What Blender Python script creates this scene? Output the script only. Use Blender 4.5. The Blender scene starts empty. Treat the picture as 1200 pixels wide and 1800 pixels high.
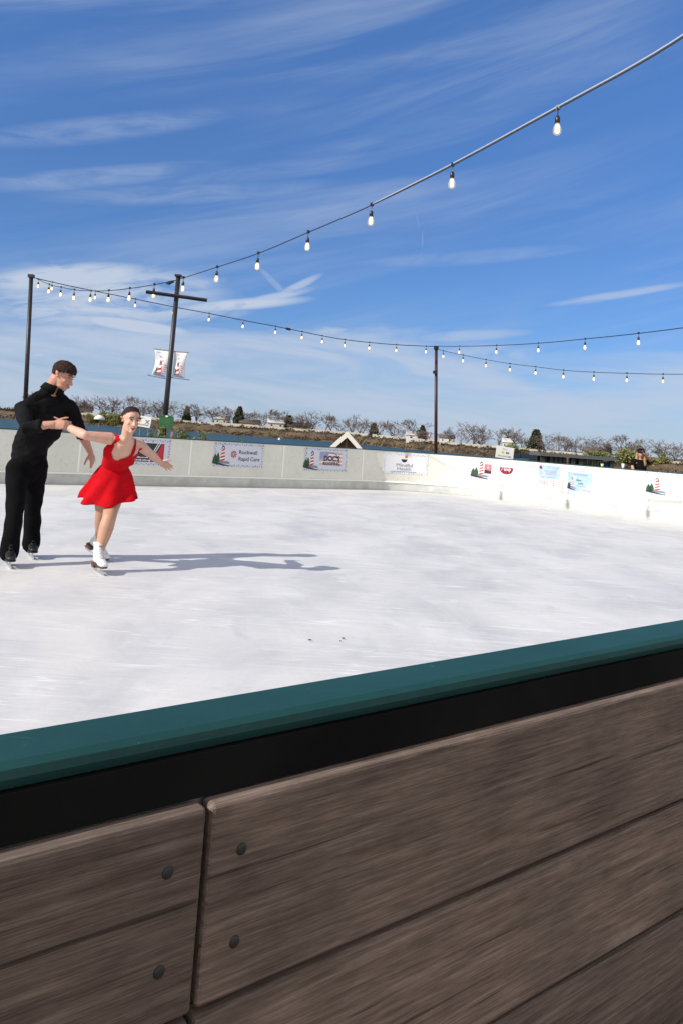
import bpy, bmesh, math, random
from mathutils import Vector, Matrix, noise
R_ = math.radians
sc = bpy.context.scene
COL = sc.collection
random.seed(7)

# ------------------------------------------------------------------ camera
EYE = 1.3
FPX = 1400.0                       # focal length in photo pixels (photo is 1200 wide)
PITCH, ROLL = R_(6.77), R_(3.92)
Fv = Vector((0, math.cos(PITCH), math.sin(PITCH)))
_r0 = Vector((1, 0, 0)); _u0 = Vector((0, -math.sin(PITCH), math.cos(PITCH)))
Rv = _r0 * math.cos(ROLL) + _u0 * math.sin(ROLL)
Uv = _u0 * math.cos(ROLL) - _r0 * math.sin(ROLL)
cd = bpy.data.cameras.new('camera'); cam = bpy.data.objects.new('camera', cd); COL.objects.link(cam)
cam.matrix_world = Matrix(((Rv.x, Uv.x, -Fv.x, 0), (Rv.y, Uv.y, -Fv.y, 0), (Rv.z, Uv.z, -Fv.z, EYE), (0, 0, 0, 1)))
cd.sensor_fit = 'HORIZONTAL'; cd.sensor_width = 36; cd.lens = FPX / 1200 * 36
cd.shift_y = -0.25                 # the lens axis sits at (600, 600) of 1200 x 1800
cd.clip_start = 0.05; cd.clip_end = 6000
sc.camera = cam

def ray(x, y):
    return Fv + Rv * ((x - 600) / FPX) + Uv * ((600 - y) / FPX)
def W(x, y, Y):                    # measured photo point at depth Y -> world
    d = ray(x, y); t = Y / d.y
    return Vector((d.x * t, Y, EYE + d.z * t))
def G(x, y, z=0.0):
    d = ray(x, y); t = (z - EYE) / d.z
    return Vector((d.x * t, d.y * t, z))

# ------------------------------------------------------------------ light
SUN_AZ, SUN_EL = R_(32), R_(32.8)    # azimuth of the shadows from +X towards +Y
S = Vector((-math.cos(SUN_AZ) * math.cos(SUN_EL), -math.sin(SUN_AZ) * math.cos(SUN_EL), math.sin(SUN_EL)))
sd = bpy.data.lights.new('sun', 'SUN'); sd.energy = 3.65; sd.angle = R_(0.55); sd.color = (1.0, 0.94, 0.85)
sun = bpy.data.objects.new('sun', sd); COL.objects.link(sun)
sun.rotation_euler = (-S).to_track_quat('-Z', 'Y').to_euler()
sc.view_settings.view_transform = 'Standard'; sc.view_settings.look = 'None'
sc.view_settings.exposure = 0.35; sc.view_settings.gamma = 1.0

world = bpy.data.worlds.new('World'); sc.world = world; world.use_nodes = True
def build_world():
    nt = world.node_tree; N = nt.nodes; L = nt.links
    for n in list(N): N.remove(n)
    out = N.new('ShaderNodeOutputWorld'); bg = N.new('ShaderNodeBackground'); L.new(bg.outputs[0], out.inputs[0])
    sky = N.new('ShaderNodeTexSky'); sky.sky_type = 'NISHITA'; sky.sun_disc = False
    sky.sun_elevation = SUN_EL; sky.sun_rotation = math.atan2(S.x, S.y)
    sky.air_density = 1.0; sky.dust_density = 0.3; sky.ozone_density = 3.0; sky.altitude = 100
    bg.inputs['Strength'].default_value = 0.1
    tc = N.new('ShaderNodeTexCoord'); sep = N.new('ShaderNodeSeparateXYZ'); L.new(tc.outputs['Generated'], sep.inputs[0])
    def M(op, a, b=None, c=None, clamp=False):
        n = N.new('ShaderNodeMath'); n.operation = op; n.use_clamp = clamp
        for i, v in enumerate((a, b, c)):
            if v is None: continue
            if isinstance(v, (int, float)): n.inputs[i].default_value = v
            else: L.new(v, n.inputs[i])
        return n.outputs[0]
    az = M('ARCTAN2', sep.outputs[0], sep.outputs[1])          # radians, 0 straight ahead, + to the right
    el = M('ARCSINE', sep.outputs[2])
    def smooth(v, a, b):
        n = N.new('ShaderNodeMapRange'); n.interpolation_type = 'SMOOTHSTEP'; n.clamp = True
        L.new(v, n.inputs['Value']); n.inputs['From Min'].default_value = a; n.inputs['From Max'].default_value = b
        return n.outputs['Result']
    def streaks(rot, sx, sy, detail, rough, off=(0, 0, 0), dist=0.0, scale=1.0):
        c = N.new('ShaderNodeCombineXYZ')
        ca, sa = math.cos(rot), math.sin(rot)
        u = M('ADD', M('MULTIPLY', az, ca), M('MULTIPLY', el, sa))
        v = M('SUBTRACT', M('MULTIPLY', el, ca), M('MULTIPLY', az, sa))
        L.new(M('MULTIPLY_ADD', u, sx, off[0]), c.inputs[0]); L.new(M('MULTIPLY_ADD', v, sy, off[1]), c.inputs[1]); c.inputs[2].default_value = off[2]
        t = N.new('ShaderNodeTexNoise'); t.inputs['Scale'].default_value = scale; t.inputs['Detail'].default_value = detail
        t.inputs['Roughness'].default_value = rough; t.inputs['Distortion'].default_value = dist
        L.new(c.outputs[0], t.inputs['Vector']); return t.outputs['Fac']
    def blob(a0, e0, rot, la, le):     # soft elongated spot in direction space
        ca, sa = math.cos(rot), math.sin(rot)
        da = M('SUBTRACT', az, a0); de = M('SUBTRACT', el, e0)
        u = M('DIVIDE', M('ADD', M('MULTIPLY', da, ca), M('MULTIPLY', de, sa)), la)
        v = M('DIVIDE', M('SUBTRACT', M('MULTIPLY', de, ca), M('MULTIPLY', da, sa)), le)
        d = M('ADD', M('MULTIPLY', u, u), M('MULTIPLY', v, v))
        return smooth(d, 1.0, 0.0)
    def px(x, y):
        d = ray(x, y); return math.atan2(d.x, d.y), math.atan2(d.z, math.hypot(d.x, d.y))
    # 1. thin high cirrus, broad fibres rising to the right
    n1 = streaks(0.27, 2.2, 22.0, 8, 0.60, (3.1, 1.7, 0.3), 0.5)
    n1b = streaks(0.22, 1.3, 6.0, 3, 0.5, (7.7, 2.2, 4.0), 0.3)
    c1 = M('MULTIPLY', smooth(n1, 0.36, 0.78), smooth(n1b, 0.3, 0.66))
    c1 = M('MULTIPLY', c1, 0.40)
    # 2. low veil near the horizon
    n2 = streaks(0.03, 2.2, 13.0, 6, 0.58, (1.3, 4.4, 2.0), 0.6)
    n2c = streaks(-0.04, 5.0, 30.0, 8, 0.62, (4.3, 8.4, 5.0), 1.0)
    ramp = smooth(M('ADD', el, M('MULTIPLY', M('SUBTRACT', n2, 0.5), 0.20)), 0.145, 0.085)
    c2 = M('MULTIPLY', ramp, M('ADD', 0.38, M('MULTIPLY', smooth(n2c, .30, .66), 0.42)))
    c2 = M('MAXIMUM', c2, M('MULTIPLY', smooth(el, 0.10, 0.0), 0.62))
    # 3. single clouds
    wob = streaks(0.18, 9.0, 42.0, 7, 0.62, (5.5, 0.4, 1.0), 1.2)
    clouds = None
    def add(x, y, rot, lx, ly, k, lo=0.34, hi=0.66):
        nonlocal clouds
        a0, e0 = px(x, y)
        b = M('MULTIPLY', M('MULTIPLY', blob(a0, e0, rot, lx / FPX, ly / FPX), smooth(wob, lo, hi)), k)
        clouds = b if clouds is None else M('MAXIMUM', clouds, b)
    add(120, 488, 0.2, 170, 30, 1.15, .25, .5); add(180, 522, 0.10, 260, 75, 1.0, .25, .6); add(330, 545, .1, 130, 26, .7, .25, .6)
    add(240, 573, -0.05, 125, 15, 1.25, .1, .4); add(420, 535, 0.16, 150, 13, 1.0, .2, .5)
    add(515, 508, 0.55, 70, 10, .75, .1, .6); add(470, 525, .3, 110, 10, .8, .1, .6); add(480, 495, -0.7, 50, 8, .35, .1, .6); add(330, 505, 0.25, 90, 20, .7)
    add(610, 588, -0.1, 130, 14, .7); add(820, 590, 0.10, 130, 13, .55, .15, .6); add(1090, 517, 0.17, 150, 9, .6, .15, .6)
    add(170, 312, 0.24, 260, 22, .42, .15, .8); add(190, 225, 0.27, 280, 26, .30, .15, .8); add(480, 300, .2, 300, 20, .2, .1, .8); add(60, 615, 0.1, 40, 22, .9, .3, .55)
    add(330, 340, 0.16, 320, 22, .30, .15, .8); add(820, 452, 0.10, 260, 16, .26, .1, .7)
    add(700, 620, 0.02, 420, 34, .55); add(250, 618, 0.03, 240, 26, .75, .25, .6)
    tot = M('ADD', M('MAXIMUM', M('MAXIMUM', c1, c2), clouds), .035)
    tot = M('MULTIPLY', tot, smooth(el, -0.02, 0.01), clamp=True)
    # thin short contrail
    for (x, y, rot, lx) in ((733, 385, -1.25, 26), (742, 420, -1.5, 22), (735, 455, 1.15, 22)):
        a0, e0 = px(x, y); tot = M('MAXIMUM', tot, M('MULTIPLY', blob(a0, e0, rot, lx / FPX, 2.2 / FPX), .22))
    g = N.new('ShaderNodeMix'); g.data_type = 'RGBA'; g.blend_type = 'MULTIPLY'; g.inputs['Factor'].default_value = 1.0
    L.new(sky.outputs[0], g.inputs['A']); 
    tr = N.new('ShaderNodeValToRGB'); L.new(el, tr.inputs[0]); e = tr.color_ramp.elements
    e[0].position = 0.0; e[0].color = (.40, .56, .86, 1); e[1].position = .5; e[1].color = (.50, .84, 1.25, 1); q = e.new(.26); q.color = (.40, .64, .97, 1)
    L.new(tr.outputs[0], g.inputs['B'])
    mx = N.new('ShaderNodeMix'); mx.data_type = 'RGBA'
    L.new(tot, mx.inputs['Factor']); L.new(g.outputs['Result'], mx.inputs['A']); mx.inputs['B'].default_value = (4.1, 4.75, 5.9, 1)
    # unseen white cloud added behind the camera to brighten and neutralise the fill light
    back = M('MULTIPLY', smooth(M('ABSOLUTE', az), 0.85, 1.7), smooth(streaks(.2, 1.5, 4.0, 5, .55, (9.1, 3.2, 6.0), .4), .25, .55))
    back = M('MULTIPLY', back, smooth(el, -.02, .05), clamp=True)
    m2 = N.new('ShaderNodeMix'); m2.data_type = 'RGBA'; L.new(back, m2.inputs['Factor']); L.new(mx.outputs['Result'], m2.inputs['A']); m2.inputs['B'].default_value = (6.0, 5.6, 5.1, 1)
    L.new(m2.outputs['Result'], bg.inputs['Color'])
SKY_TINT = (0.80, 1.0, 1.22)
build_world()

# ------------------------------------------------------------------ materials
MATS = {}
def mat(name, col, rough=0.6, metal=0.0, var=0.0, vscale=8.0, bump=0.0, bscale=40.0, col2=None, emit=None, spec=0.5, stretch=None, coat=0.0):
    if name in MATS: return MATS[name]
    m = bpy.data.materials.new(name); m.use_nodes = True; nt = m.node_tree; N = nt.nodes; L = nt.links
    b = N['Principled BSDF']
    b.inputs['Base Color'].default_value = (*col, 1); b.inputs['Roughness'].default_value = rough
    b.inputs['Metallic'].default_value = metal; b.inputs['Specular IOR Level'].default_value = spec
    b.inputs['Coat Weight'].default_value = coat
    tc = N.new('ShaderNodeTexCoord'); mp = N.new('ShaderNodeMapping'); L.new(tc.outputs['Object'], mp.inputs[0])
    if stretch: mp.inputs['Scale'].default_value = stretch
    if var > 0 or col2:
        n = N.new('ShaderNodeTexNoise'); n.inputs['Scale'].default_value = vscale; n.inputs['Detail'].default_value = 5; n.inputs['Roughness'].default_value = 0.6
        L.new(mp.outputs[0], n.inputs['Vector'])
        r = N.new('ShaderNodeValToRGB'); L.new(n.outputs['Fac'], r.inputs[0])
        c2 = col2 or tuple(max(0, c * (1 + var)) for c in col); c1 = col if col2 else tuple(c * (1 - var) for c in col)
        r.color_ramp.elements[0].position = 0.33; r.color_ramp.elements[1].position = 0.67
        r.color_ramp.elements[0].color = (*c1, 1); r.color_ramp.elements[1].color = (*[min(1, c) for c in c2], 1)
        L.new(r.outputs[0], b.inputs['Base Color'])
    if bump > 0:
        n2 = N.new('ShaderNodeTexNoise'); n2.inputs['Scale'].default_value = bscale; n2.inputs['Detail'].default_value = 4
        L.new(mp.outputs[0], n2.inputs['Vector'])
        bp = N.new('ShaderNodeBump'); bp.inputs['Strength'].default_value = bump; bp.inputs['Distance'].default_value = 0.02
        L.new(n2.outputs['Fac'], bp.inputs['Height']); L.new(bp.outputs[0], b.inputs['Normal'])
    if emit:
        b.inputs['Emission Color'].default_value = (*emit[:3], 1); b.inputs['Emission Strength'].default_value = emit[3]
    MATS[name] = m; return m

M_skin_m = mat('skin_ruddy', (0.52, 0.27, 0.19), 0.5, var=0.08, vscale=30)
M_skin_w = mat('skin_fair', (0.62, 0.36, 0.27), 0.55, var=0.10, vscale=14)
M_tights = mat('tan_tights', (0.50, 0.28, 0.19), 0.55, var=0.05, vscale=20)
M_red = mat('red_stretch_fabric', (0.50, 0.0015, 0.008), 0.85, spec=.15, var=0.16, vscale=9, bump=0.15, bscale=60)
M_black = mat('black_cloth', (0.006, 0.006, 0.007), 0.9, spec=.15, var=0.35, vscale=9, bump=0.3, bscale=50)
M_trouser = mat('black_trouser_cloth', (0.004, 0.004, 0.005), 0.95, spec=.1, var=0.3, vscale=9)
M_hair_d = mat('dark_brown_hair', (0.026, 0.012, 0.008), 0.6, spec=.25, var=0.5, vscale=60, bump=0.5, bscale=120)
M_hair_b = mat('brown_hair', (0.030, 0.014, 0.008), 0.7, spec=.2, var=0.6, vscale=50, bump=0.6, bscale=120)
M_hair_l = mat('blond_hair', (0.35, 0.20, 0.10), 0.6, var=0.4, vscale=30)
M_boot_w = mat('white_boot_leather', (0.82, 0.81, 0.80), 0.4, var=0.04, vscale=30)
M_boot_b = mat('black_boot_leather', (0.012, 0.012, 0.013), 0.4)
M_steel = mat('blade_steel', (0.62, 0.64, 0.66), 0.25, metal=1.0)
M_sole = mat('brown_heel_leather', (0.09, 0.035, 0.02), 0.5)
M_lace = mat('grey_lace', (0.45, 0.45, 0.47), 0.7)
M_lip = mat('lip', (0.33, 0.05, 0.05), 0.4)
M_lipm = mat('lip_pale', (0.40, 0.15, 0.12), 0.5)
M_eye = mat('eye_white', (0.75, 0.72, 0.70), 0.2)
M_iris = mat('eye_dark', (0.03, 0.015, 0.01), 0.2)
M_brow = mat('eyebrow', (0.05, 0.025, 0.018), 0.8)
M_pole = mat('dark_painted_steel', (0.018, 0.016, 0.022), 0.45, var=0.3, vscale=5)
M_polebr = mat('dark_red_brown_steel', (0.045, 0.014, 0.016), 0.5, var=0.3, vscale=5)
M_cable = mat('black_cable', (0.02, 0.022, 0.03), 0.5)
M_conduit = mat('pale_steel_cable', (0.42, 0.48, 0.58), 0.4, metal=0.3)
M_socket = mat('black_socket', (0.012, 0.012, 0.012), 0.35)
M_teal = mat('teal_paint', (0.012, 0.062, 0.062), 0.6, spec=.25, var=0.2, vscale=2.2, bump=0.04, bscale=90, stretch=(1, 1, 1))
def wear_teal():
    m = M_teal; N = m.node_tree.nodes; L = m.node_tree.links; b = N['Principled BSDF']; src = b.inputs['Base Color'].links[0].from_socket
    tc = N.new('ShaderNodeTexCoord'); col = src
    for sc_, rot, st, lo, hi, tgt, k in ((16, -.66, (.25, 7, 1), .70, .72, (.12, .2, .2), .6), (11, .3, (.3, 6, 1), .71, .73, (.004, .02, .022), .9), (60, 0, (1, 1, 1), .68, .72, (.16, .2, .19), .5)):
        mp = N.new('ShaderNodeMapping'); mp.inputs['Rotation'].default_value = (0, 0, rot); mp.inputs['Scale'].default_value = st; L.new(tc.outputs['Object'], mp.inputs[0])
        n = N.new('ShaderNodeTexNoise'); n.inputs['Scale'].default_value = sc_; n.inputs['Detail'].default_value = 5; n.inputs['Roughness'].default_value = .65; L.new(mp.outputs[0], n.inputs[0])
        r = N.new('ShaderNodeMapRange'); L.new(n.outputs['Fac'], r.inputs[0]); r.inputs[1].default_value = lo; r.inputs[2].default_value = hi; r.inputs[4].default_value = k
        x = N.new('ShaderNodeMix'); x.data_type = 'RGBA'; L.new(r.outputs[0], x.inputs['Factor']); L.new(col, x.inputs['A']); x.inputs['B'].default_value = (*tgt, 1); col = x.outputs['Result']
    L.new(col, b.inputs['Base Color'])
wear_teal()
M_capdark = mat('dark_cap_paint', (0.015, 0.055, 0.055), 0.5, var=0.2, vscale=4)
def wood_mat():
    m = bpy.data.materials.new('brown_weathered_wood'); m.use_nodes = True; N = m.node_tree.nodes; L = m.node_tree.links; b = N['Principled BSDF']
    tc = N.new('ShaderNodeTexCoord'); oi = N.new('ShaderNodeObjectInfo'); ad = N.new('ShaderNodeVectorMath'); ad.operation = 'MULTIPLY_ADD'
    cm = N.new('ShaderNodeCombineXYZ'); 
    for i in range(3): L.new(oi.outputs['Random'], cm.inputs[i])
    L.new(cm.outputs[0], ad.inputs[0]); ad.inputs[1].default_value = (31, 17, 23); L.new(tc.outputs['Object'], ad.inputs[2])
    mp = N.new('ShaderNodeMapping'); mp.inputs['Scale'].default_value = (2.2, 62, 62); L.new(ad.outputs[0], mp.inputs[0])
    n = N.new('ShaderNodeTexNoise'); n.inputs['Scale'].default_value = 2.2; n.inputs['Detail'].default_value = 12; n.inputs['Roughness'].default_value = .74; n.inputs['Distortion'].default_value = .25; L.new(mp.outputs[0], n.inputs[0])
    r = N.new('ShaderNodeValToRGB'); L.new(n.outputs['Fac'], r.inputs[0]); e = r.color_ramp.elements
    e[0].position = .3; e[0].color = (.060, .042, .034, 1); e[1].position = .72; e[1].color = (.21, .165, .140, 1); q = e.new(.5); q.color = (.13, .095, .078, 1)
    def fine(sx, sy, lo, hi, dark, det=6, rough=.6, dist=0.0):
        mq = N.new('ShaderNodeMapping'); mq.inputs['Scale'].default_value = (sx, sy, sy); L.new(ad.outputs[0], mq.inputs[0])
        nn = N.new('ShaderNodeTexNoise'); nn.inputs['Scale'].default_value = 1; nn.inputs['Detail'].default_value = det; nn.inputs['Roughness'].default_value = rough; nn.inputs['Distortion'].default_value = dist; L.new(mq.outputs[0], nn.inputs[0])
        rr = N.new('ShaderNodeMapRange'); L.new(nn.outputs['Fac'], rr.inputs[0]); rr.inputs[1].default_value = lo; rr.inputs[2].default_value = hi; rr.inputs[3].default_value = dark; rr.inputs[4].default_value = 1; return rr.outputs[0]
    def mul(a, f):
        x = N.new('ShaderNodeMix'); x.data_type = 'RGBA'; x.blend_type = 'MULTIPLY'; x.inputs['Factor'].default_value = 1; L.new(a, x.inputs['A']); L.new(f, x.inputs['B']); return x.outputs['Result']
    gr = fine(20, 620, .36, .56, .66); cr = fine(2.2, 120, .33, .36, .45, 3, .5, .3); bl = fine(5, 9, .35, .6, .62, 8, .7); sp = fine(70, 90, .33, .40, .55, 4)
    colr = mul(mul(mul(r.outputs[0], gr), cr), bl)
    hs = N.new('ShaderNodeHueSaturation'); L.new(colr, hs.inputs['Color']); mr = N.new('ShaderNodeMapRange'); L.new(oi.outputs['Random'], mr.inputs[0]); mr.inputs[3].default_value = 1.2; mr.inputs[4].default_value = 2.2; L.new(mr.outputs[0], hs.inputs['Value'])
    L.new(hs.outputs[0], b.inputs['Base Color']); b.inputs['Roughness'].default_value = .8
    bp = N.new('ShaderNodeBump'); bp.inputs['Strength'].default_value = .5; bp.inputs['Distance'].default_value = .0012; mh = N.new('ShaderNodeMath'); mh.operation = 'MULTIPLY'; L.new(gr, mh.inputs[0]); L.new(cr, mh.inputs[1]); L.new(mh.outputs[0], bp.inputs['Height']); L.new(bp.outputs[0], b.inputs['Normal'])
    return m
M_brownwood = wood_mat()
M_timber = mat('pale_timber', (0.50, 0.40, 0.27), 0.7, var=0.15, vscale=9)
M_timber2 = mat('orange_timber', (0.42, 0.22, 0.12), 0.7, var=0.15, vscale=9)
M_white = mat('white_board', (0.80, 0.80, 0.79), 0.5, var=0.02)
M_gsign = mat('green_sign_paint', (0.015, 0.12, 0.04), 0.5, var=0.1)
M_banner = mat('banner_vinyl', (0.62, 0.66, 0.76), 0.45)
M_bannerw = mat('banner_vinyl_white', (0.74, 0.75, 0.80), 0.45)
M_pblue = mat('print_pale_blue', (0.28, 0.43, 0.66), 0.45, col2=(0.50, 0.60, 0.74), vscale=3)
M_ink = mat('print_black', (0.02, 0.02, 0.035), 0.5)
M_inkg = mat('print_grey', (0.20, 0.22, 0.27), 0.5)
M_inkb = mat('print_blue_grey', (0.17, 0.22, 0.36), 0.5)
M_inkl = mat('print_light_blue', (0.32, 0.45, 0.66), 0.5)
M_inkr = mat('print_red', (0.50, 0.02, 0.03), 0.5)
M_inkdr = mat('print_dark_red', (0.22, 0.015, 0.03), 0.5)
M_inkp = mat('print_pink', (0.60, 0.16, 0.20), 0.5)
M_inkgr = mat('print_green', (0.02, 0.07, 0.03), 0.5)
M_inkmg = mat('print_mid_green', (0.03, 0.20, 0.11), 0.5)
M_inkcu = mat('print_copper', (0.50, 0.22, 0.08), 0.5)
M_inkw = mat('print_white', (0.80, 0.80, 0.82), 0.5)
M_inky = mat('print_yellow', (0.75, 0.55, 0.06), 0.5)
M_skinp = mat('print_skin', (0.60, 0.36, 0.28), 0.5)
M_leaf = mat('hedge_leaf', (0.045, 0.085, 0.018), 0.6, col2=(0.20, 0.22, 0.045), vscale=3.0)
M_leafy = mat('yellow_leaf', (0.10, 0.12, 0.03), 0.6, col2=(0.26, 0.25, 0.06), vscale=0.6)
M_bark = mat('grey_bark', (0.12, 0.09, 0.075), 0.9, var=0.3, vscale=1)
M_twig = mat('bare_twig', (0.15, 0.115, 0.095), 0.9, var=0.3, vscale=0.3)
M_ever = mat('evergreen_leaf', (0.022, 0.034, 0.014), 0.8, col2=(0.075, 0.072, 0.035), vscale=0.5)
M_house = mat('cream_wall', (0.46, 0.42, 0.35), 0.8, var=0.1, vscale=0.5)
M_housew = mat('white_wall', (0.62, 0.61, 0.58), 0.8, var=0.05, vscale=0.5)
M_roof = mat('brown_roof', (0.13, 0.10, 0.09), 0.85, var=0.15, vscale=0.8)
M_roofw = mat('white_roof', (0.60, 0.60, 0.59), 0.6)
M_glass = mat('dark_window', (0.03, 0.04, 0.05), 0.15)
M_darkmet = mat('charcoal_metal', (0.03, 0.031, 0.034), 0.5, var=0.25, vscale=6)
M_tealcl = mat('teal_canvas', (0.01, 0.07, 0.09), 0.7, var=0.2, vscale=5)
M_blue = mat('blue_plastic', (0.03, 0.13, 0.55), 0.4)
M_cup = mat('white_plastic', (0.78, 0.78, 0.76), 0.4)
M_lime = mat('lime_plastic', (0.25, 0.55, 0.12), 0.4)
M_tent = mat('white_canvas', (0.80, 0.78, 0.74), 0.7)
M_tentin = mat('beige_canvas', (0.42, 0.34, 0.27), 0.8, var=0.08, vscale=1)
M_bulb_em = mat('glowing_filament', (1, 0.8, 0.4), 0.5, emit=(1.0, 0.62, 0.20, 3.0))

def glass_mat():
    m = bpy.data.materials.new('bulb_glass'); m.use_nodes = True; N = m.node_tree.nodes; L = m.node_tree.links
    b = N['Principled BSDF']; b.inputs['Base Color'].default_value = (1, .93, .8, 1); b.inputs['Roughness'].default_value = 0.03
    b.inputs['Transmission Weight'].default_value = 1; b.inputs['IOR'].default_value = 1.12
    b.inputs['Emission Color'].default_value = (1, .72, .35, 1); b.inputs['Emission Strength'].default_value = 0.16
    return m
M_glassb = glass_mat()

def ice_mat():
    m = bpy.data.materials.new('skated_ice'); m.use_nodes = True; N = m.node_tree.nodes; L = m.node_tree.links
    b = N['Principled BSDF']; tc = N.new('ShaderNodeTexCoord')
    def noi(scale, det, st=(1, 1, 1), rot=0, rough=.6, dist=0):
        mp = N.new('ShaderNodeMapping'); mp.inputs['Scale'].default_value = st; mp.inputs['Rotation'].default_value = (0, 0, rot)
        L.new(tc.outputs['Object'], mp.inputs[0]); n = N.new('ShaderNodeTexNoise')
        n.inputs['Scale'].default_value = scale; n.inputs['Detail'].default_value = det; n.inputs['Roughness'].default_value = rough; n.inputs['Distortion'].default_value = dist
        L.new(mp.outputs[0], n.inputs['Vector']); return n.outputs['Fac']
    def ramp(f, stops):
        r = N.new('ShaderNodeValToRGB'); L.new(f, r.inputs[0]); e = r.color_ramp.elements
        e[0].position, e[0].color = stops[0][0], (*stops[0][1], 1); e[1].position, e[1].color = stops[-1][0], (*stops[-1][1], 1)
        for p, c in stops[1:-1]:
            q = e.new(p); q.color = (*c, 1)
        return r.outputs[0]
    def mix(mode, f, a, c):
        x = N.new('ShaderNodeMix'); x.data_type = 'RGBA'; x.blend_type = mode
        if isinstance(f, float): x.inputs['Factor'].default_value = f
        else: L.new(f, x.inputs['Factor'])
        L.new(a, x.inputs['A']); 
        if isinstance(c, tuple): x.inputs['B'].default_value = (*c, 1)
        else: L.new(c, x.inputs['B'])
        return x.outputs['Result']
    big = ramp(noi(0.7, 8, (1, .7, 1), 0, .62, .6), [(0.3, (.60, .60, .60)), (0.48, (.675, .67, .66)), (0.62, (.735, .725, .71))])
    mid = ramp(noi(1.25, 10, (1, .62, 1), 0, .60, .9), [(0.36, (.84, .85, .87)), (0.46, (.93, .935, .95)), (0.58, (1, 1, 1))])
    c = mix('MULTIPLY', 0.95, big, mid)
    c = mix('MIX', ramp(noi(3.2, 6, (1, .7, 1), .2, .6, .8), [(0.56, (0, 0, 0)), (0.72, (.5, .5, .5))]), c, (.80, .80, .79)); 
    dk = ramp(noi(1.3, 7, (1, .6, 1), .3, .60, 1.2), [(0.60, (0, 0, 0)), (0.68, (.5, .5, .5))])
    c = mix('MIX', dk, c, (.50, .515, .545))
    fine = ramp(noi(38, 6, (1, 1, 1), 0, .75), [(0.35, (.86, .865, .88)), (0.6, (1, 1, 1))])
    c = mix('MULTIPLY', 0.4, c, fine)
    # blade cuts: thin stretched ridges of noise in a few directions
    for k, (sc_, st, rot, lo, hi, tgt, amt) in enumerate([
            (0.9, (.35, 7, 1), .9, .495, .5, (.93, .94, .95), .55), (0.8, (.3, 8, 1), -.35, .497, .502, (.93, .94, .95), .55),
            (1.3, (.4, 7, 1), 2.2, .496, .5, (.92, .93, .95), .45), (1.0, (.3, 6, 1), .15, .496, .501, (.46, .48, .53), .45), (1.1, (.25, 9, 1), 1.5, .497, .501, (.5, .52, .56), .35)]):
        f = noi(sc_, 3, st, rot, .5, .8)
        a = N.new('ShaderNodeMapRange'); L.new(f, a.inputs[0]); a.inputs[1].default_value = lo - .008; a.inputs[2].default_value = lo
        z = N.new('ShaderNodeMapRange'); L.new(f, z.inputs[0]); z.inputs[1].default_value = hi + .008; z.inputs[2].default_value = hi
        mm = N.new('ShaderNodeMath'); mm.operation = 'MULTIPLY'; L.new(a.outputs[0], mm.inputs[0]); L.new(z.outputs[0], mm.inputs[1])
        br = ramp(noi(1.7, 2, (1, 1, 1), k, .5), [(0.45, (0, 0, 0)), (0.6, (1, 1, 1))])
        m2 = N.new('ShaderNodeMath'); m2.operation = 'MULTIPLY'; L.new(mm.outputs[0], m2.inputs[0]); L.new(br, m2.inputs[1])
        m3 = N.new('ShaderNodeMath'); m3.operation = 'MULTIPLY'; L.new(m2.outputs[0], m3.inputs[0]); m3.inputs[1].default_value = amt
        c = mix('MIX', m3.outputs[0], c, tgt)
    L.new(c, b.inputs['Base Color'])
    rr = N.new('ShaderNodeMapRange'); L.new(noi(1.4, 5), rr.inputs[0]); rr.inputs[3].default_value = .42; rr.inputs[4].default_value = .75
    L.new(rr.outputs[0], b.inputs['Roughness']); b.inputs['Specular IOR Level'].default_value = .3
    bp = N.new('ShaderNodeBump'); bp.inputs['Strength'].default_value = .16; bp.inputs['Distance'].default_value = .01
    L.new(noi(9, 6, (1, .8, 1), .4, .6), bp.inputs['Height']); L.new(bp.outputs[0], b.inputs['Normal'])
    return m
M_ice = ice_mat()

def water_mat():
    m = bpy.data.materials.new('lake_water'); m.use_nodes = True; N = m.node_tree.nodes; L = m.node_tree.links
    b = N['Principled BSDF']; b.inputs['Base Color'].default_value = (.030, .075, .095, 1); b.inputs['Roughness'].default_value = .45; b.inputs['Specular IOR Level'].default_value = .25
    tc = N.new('ShaderNodeTexCoord'); n = N.new('ShaderNodeTexNoise'); n.inputs['Scale'].default_value = .9; n.inputs['Detail'].default_value = 6
    L.new(tc.outputs['Object'], n.inputs['Vector']); bp = N.new('ShaderNodeBump'); bp.inputs['Strength'].default_value = 1; bp.inputs['Distance'].default_value = .6
    L.new(n.outputs['Fac'], bp.inputs['Height']); L.new(bp.outputs[0], b.inputs['Normal']); return m
M_water = water_mat()

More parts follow.
